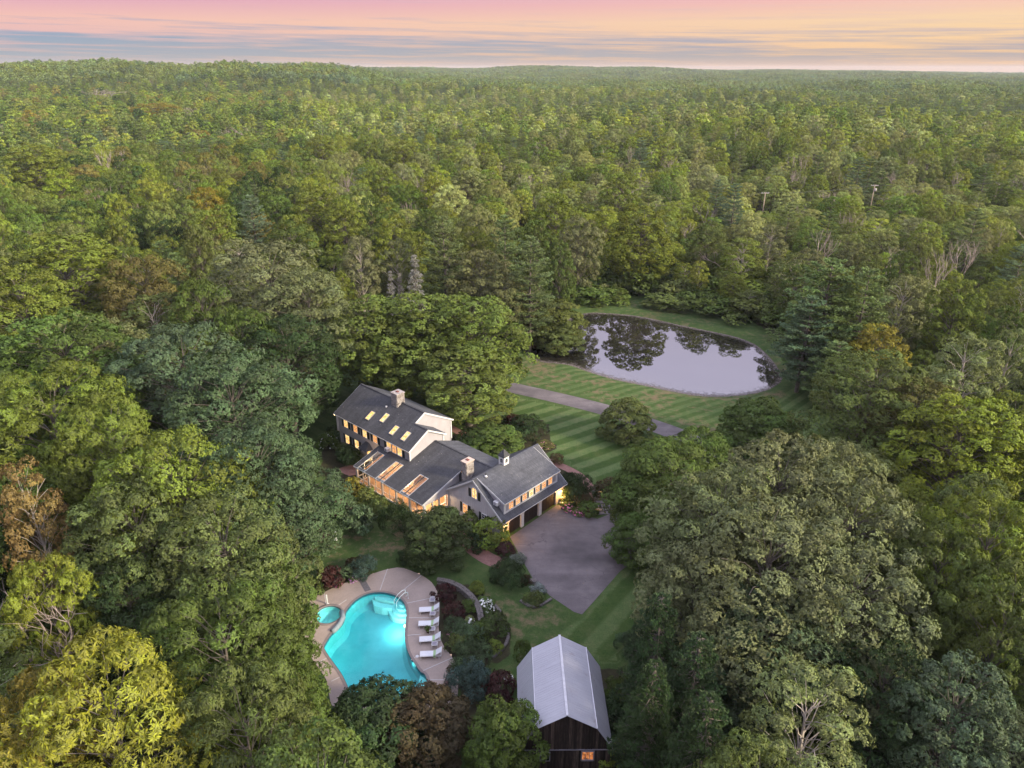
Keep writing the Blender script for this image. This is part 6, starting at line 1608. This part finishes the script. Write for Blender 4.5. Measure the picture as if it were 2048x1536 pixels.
# ================================================================== pool furniture
def lounger():
    r = empty('sun_lounger')
    f = MB()
    for y in (-.31, .31): f.box(-.95, .95, y - .025, y + .025, .29, .34)
    for x in (-.93, .93): f.box(x - .025, x + .025, -.31, .31, .29, .34)
    f.build('frame', M['white'], r)
    for x in (-.85, .75):
        for y in (-.31, .31): MB().box(x - .025, x + .025, y - .025, y + .025, 0, .29).build('leg', M['white'], r)
    MB().box(-.93, .35, -.29, .29, .335, .36).build('seat', M['fabric_white'], r)
    b = MB(); b.slab([(.35, -.29, .36), (.98, -.29, .80), (.98, .29, .80), (.35, .29, .36)], .03); b.build('backrest', M['fabric_white'], r)
    b = MB()
    for y in (-.31, .31): b.bar((.35, y, .34), (1.0, y, .80), .04, .04)
    b.bar((.98, -.31, .79), (.98, .31, .79), .04, .04).bar((.7, -.28, .56), (.85, -.28, .31), .03, .03).bar((.7, .28, .56), (.85, .28, .31), .03, .03).build('back_frame', M['white'], r)
    t = MB(); t.slab([(.24, -.3, .368), (.46, -.3, .46), (.46, .3, .46), (.24, .3, .368)], .02).box(.24, .45, -.34, -.315, .16, .4); t.build('towel', M['towel'], r)
    return r
def copy_tree(o, parent=None):
    c = o.copy(); COL.objects.link(c)
    if parent: c.parent = parent
    for ch in list(o.children): copy_tree(ch, c)
    return c
def thing_at(o, p, rz, label, cat, group=None, z=.03):
    o.location = (p[0], p[1], z); o.rotation_euler = (0, 0, rz); return tag(o, label, cat, group)
lg = lounger(); spots = [(1222, 590), (1218, 705), (1228, 832), (1235, 955)]
for i, s in enumerate(spots):
    o = lg if i == 0 else copy_tree(lg); thing_at(o, z3(s[0], s[1]), R((4, 2, 5, 3)[i]), ('white sun lounger nearest the pool handrail', 'white sun lounger second from the handrail', 'white sun lounger beside the potted plant', 'white sun lounger nearest the lower end of the pool')[i], 'sun lounger', 'white loungers along the pool')
def side_table(arch=False):
    r = empty('side_table'); f = MB(); w_ = .24
    for x in (-w_, w_): f.box(x - .02, x + .02, -w_, w_, .40, .44)
    for y in (-w_, w_): f.box(-w_, w_, y - .02, y + .02, .40, .44)
    if arch: f.tube([(-w_ * math.cos(a), w_ + .25 * math.sin(a), .42) for a in np.linspace(0, math.pi, 9)], .025, 6)
    f.build('frame', M['white'], r)
    t = MB().box(-w_ + .02, w_ - .02, -w_ + .02, w_ - .02, .405, .425)
    if arch: t.prism([(-w_ * .9 * math.cos(a), w_ + .03 + .2 * math.sin(a)) for a in np.linspace(0, math.pi, 9)], .405, .425)
    t.build('top', M['mesh_grey'], r)
    for x in (-w_, w_):
        for y in (-w_, w_): MB().box(x - .018, x + .018, y - .018, y + .018, 0, .4).build('leg', M['white'], r)
    return r
for i, (x, y) in enumerate(((1250, 518), (1252, 630), (1250, 755), (1268, 878))):
    thing_at(side_table(i == 0), z3(x, y), R(2), ('white side table with arched end above the first lounger', 'white side table between first and second loungers', 'white side table beside the potted plant', 'white side table above the lowest lounger')[i], 'side table', 'side tables between the loungers')
def pot(p, r, h, label, plant_t=None, mat='terracotta', flowers=None):
    o = empty('flower_pot', (p[0], p[1], .03)); tag(o, label, 'flower pot')
    MB().lathe([(r * .65, 0), (r, h * .9), (r * 1.08, h * .9), (r * 1.08, h), (r * .9, h), (r * .85, h * .85)], 16).build('pot', M[mat], o)
    if plant_t:
        tm, cm, h0, r0 = P['shrub'][0]; c = obj('plant', cm, o); c.location = (0, 0, h * .8); c.scale = (r * 1.4 / r0, r * 1.4 / r0, h * 1.3 / h0); c.color = TINT[plant_t]
    return o
pot(z3(1252, 470), .2, .3, 'small red pot above the arched side table', 'red')
pot(z3(1213, 755), .22, .3, 'potted green plant between second and third loungers', 'mid')
pot(z3(1408, 1110), .3, .45, 'red-brown pot with a flowering plant beside the wooden bench', 'rust')
bench = empty('bench', (*z3(1368, 1195)[:2], .03), R(80)); tag(bench, 'brown slatted wooden bench beside the globe blue spruce', 'bench')
for i in range(4): MB().box(-.75, .75, -.22 + i * .115, -.13 + i * .115, .42, .45).build('slat', M['wood'], bench)
for x in (-.65, .65):
    for y in (-.18, .18): MB().box(x - .03, x + .03, y - .03, y + .03, 0, .42).build('leg', M['wood'], bench)
for i in range(3): MB().box(-.75, .75, -.27, -.25, .52 + i * .13, .61 + i * .13).build('slat', M['wood'], bench)
for x in (-.7, .7): MB().box(x - .03, x + .03, -.30, -.27, .42, .92).build('back_post', M['wood'], bench)
# handrail over the steps
hr = empty('handrail', (*z3(985, 505)[:2], .0)); tag(hr, 'white tubular handrail over the pool steps', 'handrail')
a = Vector(z3(945, 520)) - hr.location; b = Vector(z3(1040, 470)) - hr.location; dirv = (b - a); sidev = Vector((-dirv.y, dirv.x, 0)).normalized() * .22
for s in (-1, 1):
    o_ = sidev * s; MB().tube([a + o_ + Vector((0, 0, -.35)), a + o_ + Vector((0, 0, .25)), a.lerp(b, .35) + o_ + Vector((0, 0, .72)), a.lerp(b, .75) + o_ + Vector((0, 0, .92)), b + o_ + Vector((0, 0, .80)), b + o_ + Vector((0, 0, .0))], .032, 8).build('rail', M['white'], hr)
    MB().lathe([(.08, .03), (.08, .06), (.04, .08)], 12, tuple(b + o_)).build('flange', M['white'], hr)
# lift post beside the spa, skimmer lid, life-size odds and ends
lp = empty('pool_lift_post', (*z3(390, 528)[:2], .03)); tag(lp, 'slim white post standing beside the spa', 'post')
MB().box(-.05, .05, -.05, .05, 0, 1.15).build('post', M['white'], lp); MB().box(-.12, .14, -.09, .09, 0, .06).build('base', M['white'], lp)
tag(MB().lathe([(.16, .0), (.16, .012), (.13, .02), (.02, .022)], 20).build('skimmer_lid', M['white'], None, (*z3(1125, 955)[:2], .032)), 'round white skimmer lid in the deck', 'lid')
# garden lamps
def path_lamp(p, label, pw=6):
    o = empty('path_lamp', (p[0], p[1], .0)); tag(o, label, 'lamp')
    MB().tube([(0, 0, 0), (0, 0, .5)], .018, 6).build('stake', M['black'], o); MB().lathe([(.05, .5), (.06, .58)], 10).build('bulb', M['bulb'], o)
    MB().lathe([(.16, .58), (.02, .66)], 12).build('shade', M['black'], o); lamp('path_light', (0, .0, .45), pw, (1, .55, .15), .05, o)
path_lamp(z7(1162, 930), 'small lit path lamp at the top of the stone steps', 9)
path_lamp(z7(1125, 1075), 'small lit path lamp at the foot of the stone steps', 14)
path_lamp(at(979, 858), 'yellow lit lamp among shrubs behind the house', 10)
path_lamp(at(1128, 1012), 'low lamp lighting the pink flowers by the third door', 22)
# small white lidded sign on the barn front
sg = tag(empty('barn_sign', barn.location, barn.rotation_euler[2]), 'small square white sign on the dark barn front', 'sign')
MB().box(-.72, -.34, yF - .10, yF - .075, .25, .68).build('plate', M['white'], sg)
g = MB(); 
for (a0, c0), (a1, c1) in (((-.64, .58), (-.54, .58)), ((-.54, .58), (-.62, .46)), ((-.62, .46), (-.50, .36)), ((-.50, .60), (-.43, .52)), ((-.43, .52), (-.47, .40)), ((-.62, .34), (-.44, .34))): g.bar((a0, yF - .105, c0), (a1, yF - .105, c1), .03, .012)
g.build('mark', M['black'], sg)

# ================================================================== utility poles and wires
PT = [(1531, 384, 11), (1750, 369, 11.5), (1998, 364, 11.5)]
tops = []
names = ['left utility pole with a crossarm above the swampy wood', 'middle utility pole carrying a grey transformer', 'utility pole nearest the right edge']
for i, (qx, qy, h) in enumerate(PT):
    p = Vector(at(qx, qy, h)); base = float(hills(p.x, p.y)); h2 = h - base
    o = tag(empty('utility_pole', (p.x, p.y, base)), names[i], 'utility pole', 'utility poles along the wood')
    MB().tube([(0, 0, -.5), (0, 0, h2)], [.19, .14], 8).build('pole', M['pole_wood'], o)
    MB().box(-1.25, 1.25, -.07, .07, h2 - .45, h2 - .28).build('crossarm', M['joint'], o)
    for x in (-1.15, -.4, .4, 1.15): MB().lathe([(.05, 0), (.08, .08), (.05, .2)], 8, (x, 0, h2 - .28)).build('insulator', M['white'], o)
    if i == 1: MB().lathe([(.05, 0), (.34, .02), (.34, .95), (.2, 1.02)], 14, (.42, -.25, h2 - 2.3)).build('transformer', M['joint'], o)
    if i == 2: MB().lathe([(.04, 0), (.16, .02), (.16, .5)], 10, (.25, -.2, h2 - 1.2)).build('cutout', M['joint'], o)
    tops.append((p, base + h2))
ends = [(Vector(at(1180, 420, 11)), 11)] + tops + [(Vector(at(2250, 352, 12)), 12)]
wr = MB()
for (p, z0_), (q, z1_) in zip(ends[:-1], ends[1:]):
    for off, dz in ((-1.15, -.1), (.4, -.1), (1.15, -.1), (0, -2.9)):
        pts = [(p.x + off + (q.x - p.x) * k, p.y + (q.y - p.y) * k, z0_ + dz + (z1_ - z0_) * k - 4 * .9 * k * (1 - k)) for k in np.linspace(0, 1, 9)]
        wr.tube(pts, .022, 3, False)
tag(wr.build('power_line', M['black']), 'thin power wires sagging between the utility poles', 'power line')

# ------------------------------------------------------------------ the air itself
def m_haze():
    m, t, out = material('haze'); v = t.new('ShaderNodeVolumePrincipled'); v.inputs['Color'].default_value = (.78, .83, .92, 1); v.inputs['Density'].default_value = HAZE; v.inputs['Anisotropy'].default_value = 0.0
    t.l.new(v.outputs[0], out.inputs['Volume']); return m
HAZE = .00006
if HAZE:
    hz = MB().box(-7500, 7500, -900, 8600, -12, 72).build('haze', m_haze()); tag(hz, 'thin evening haze over the forest', kind='stuff')
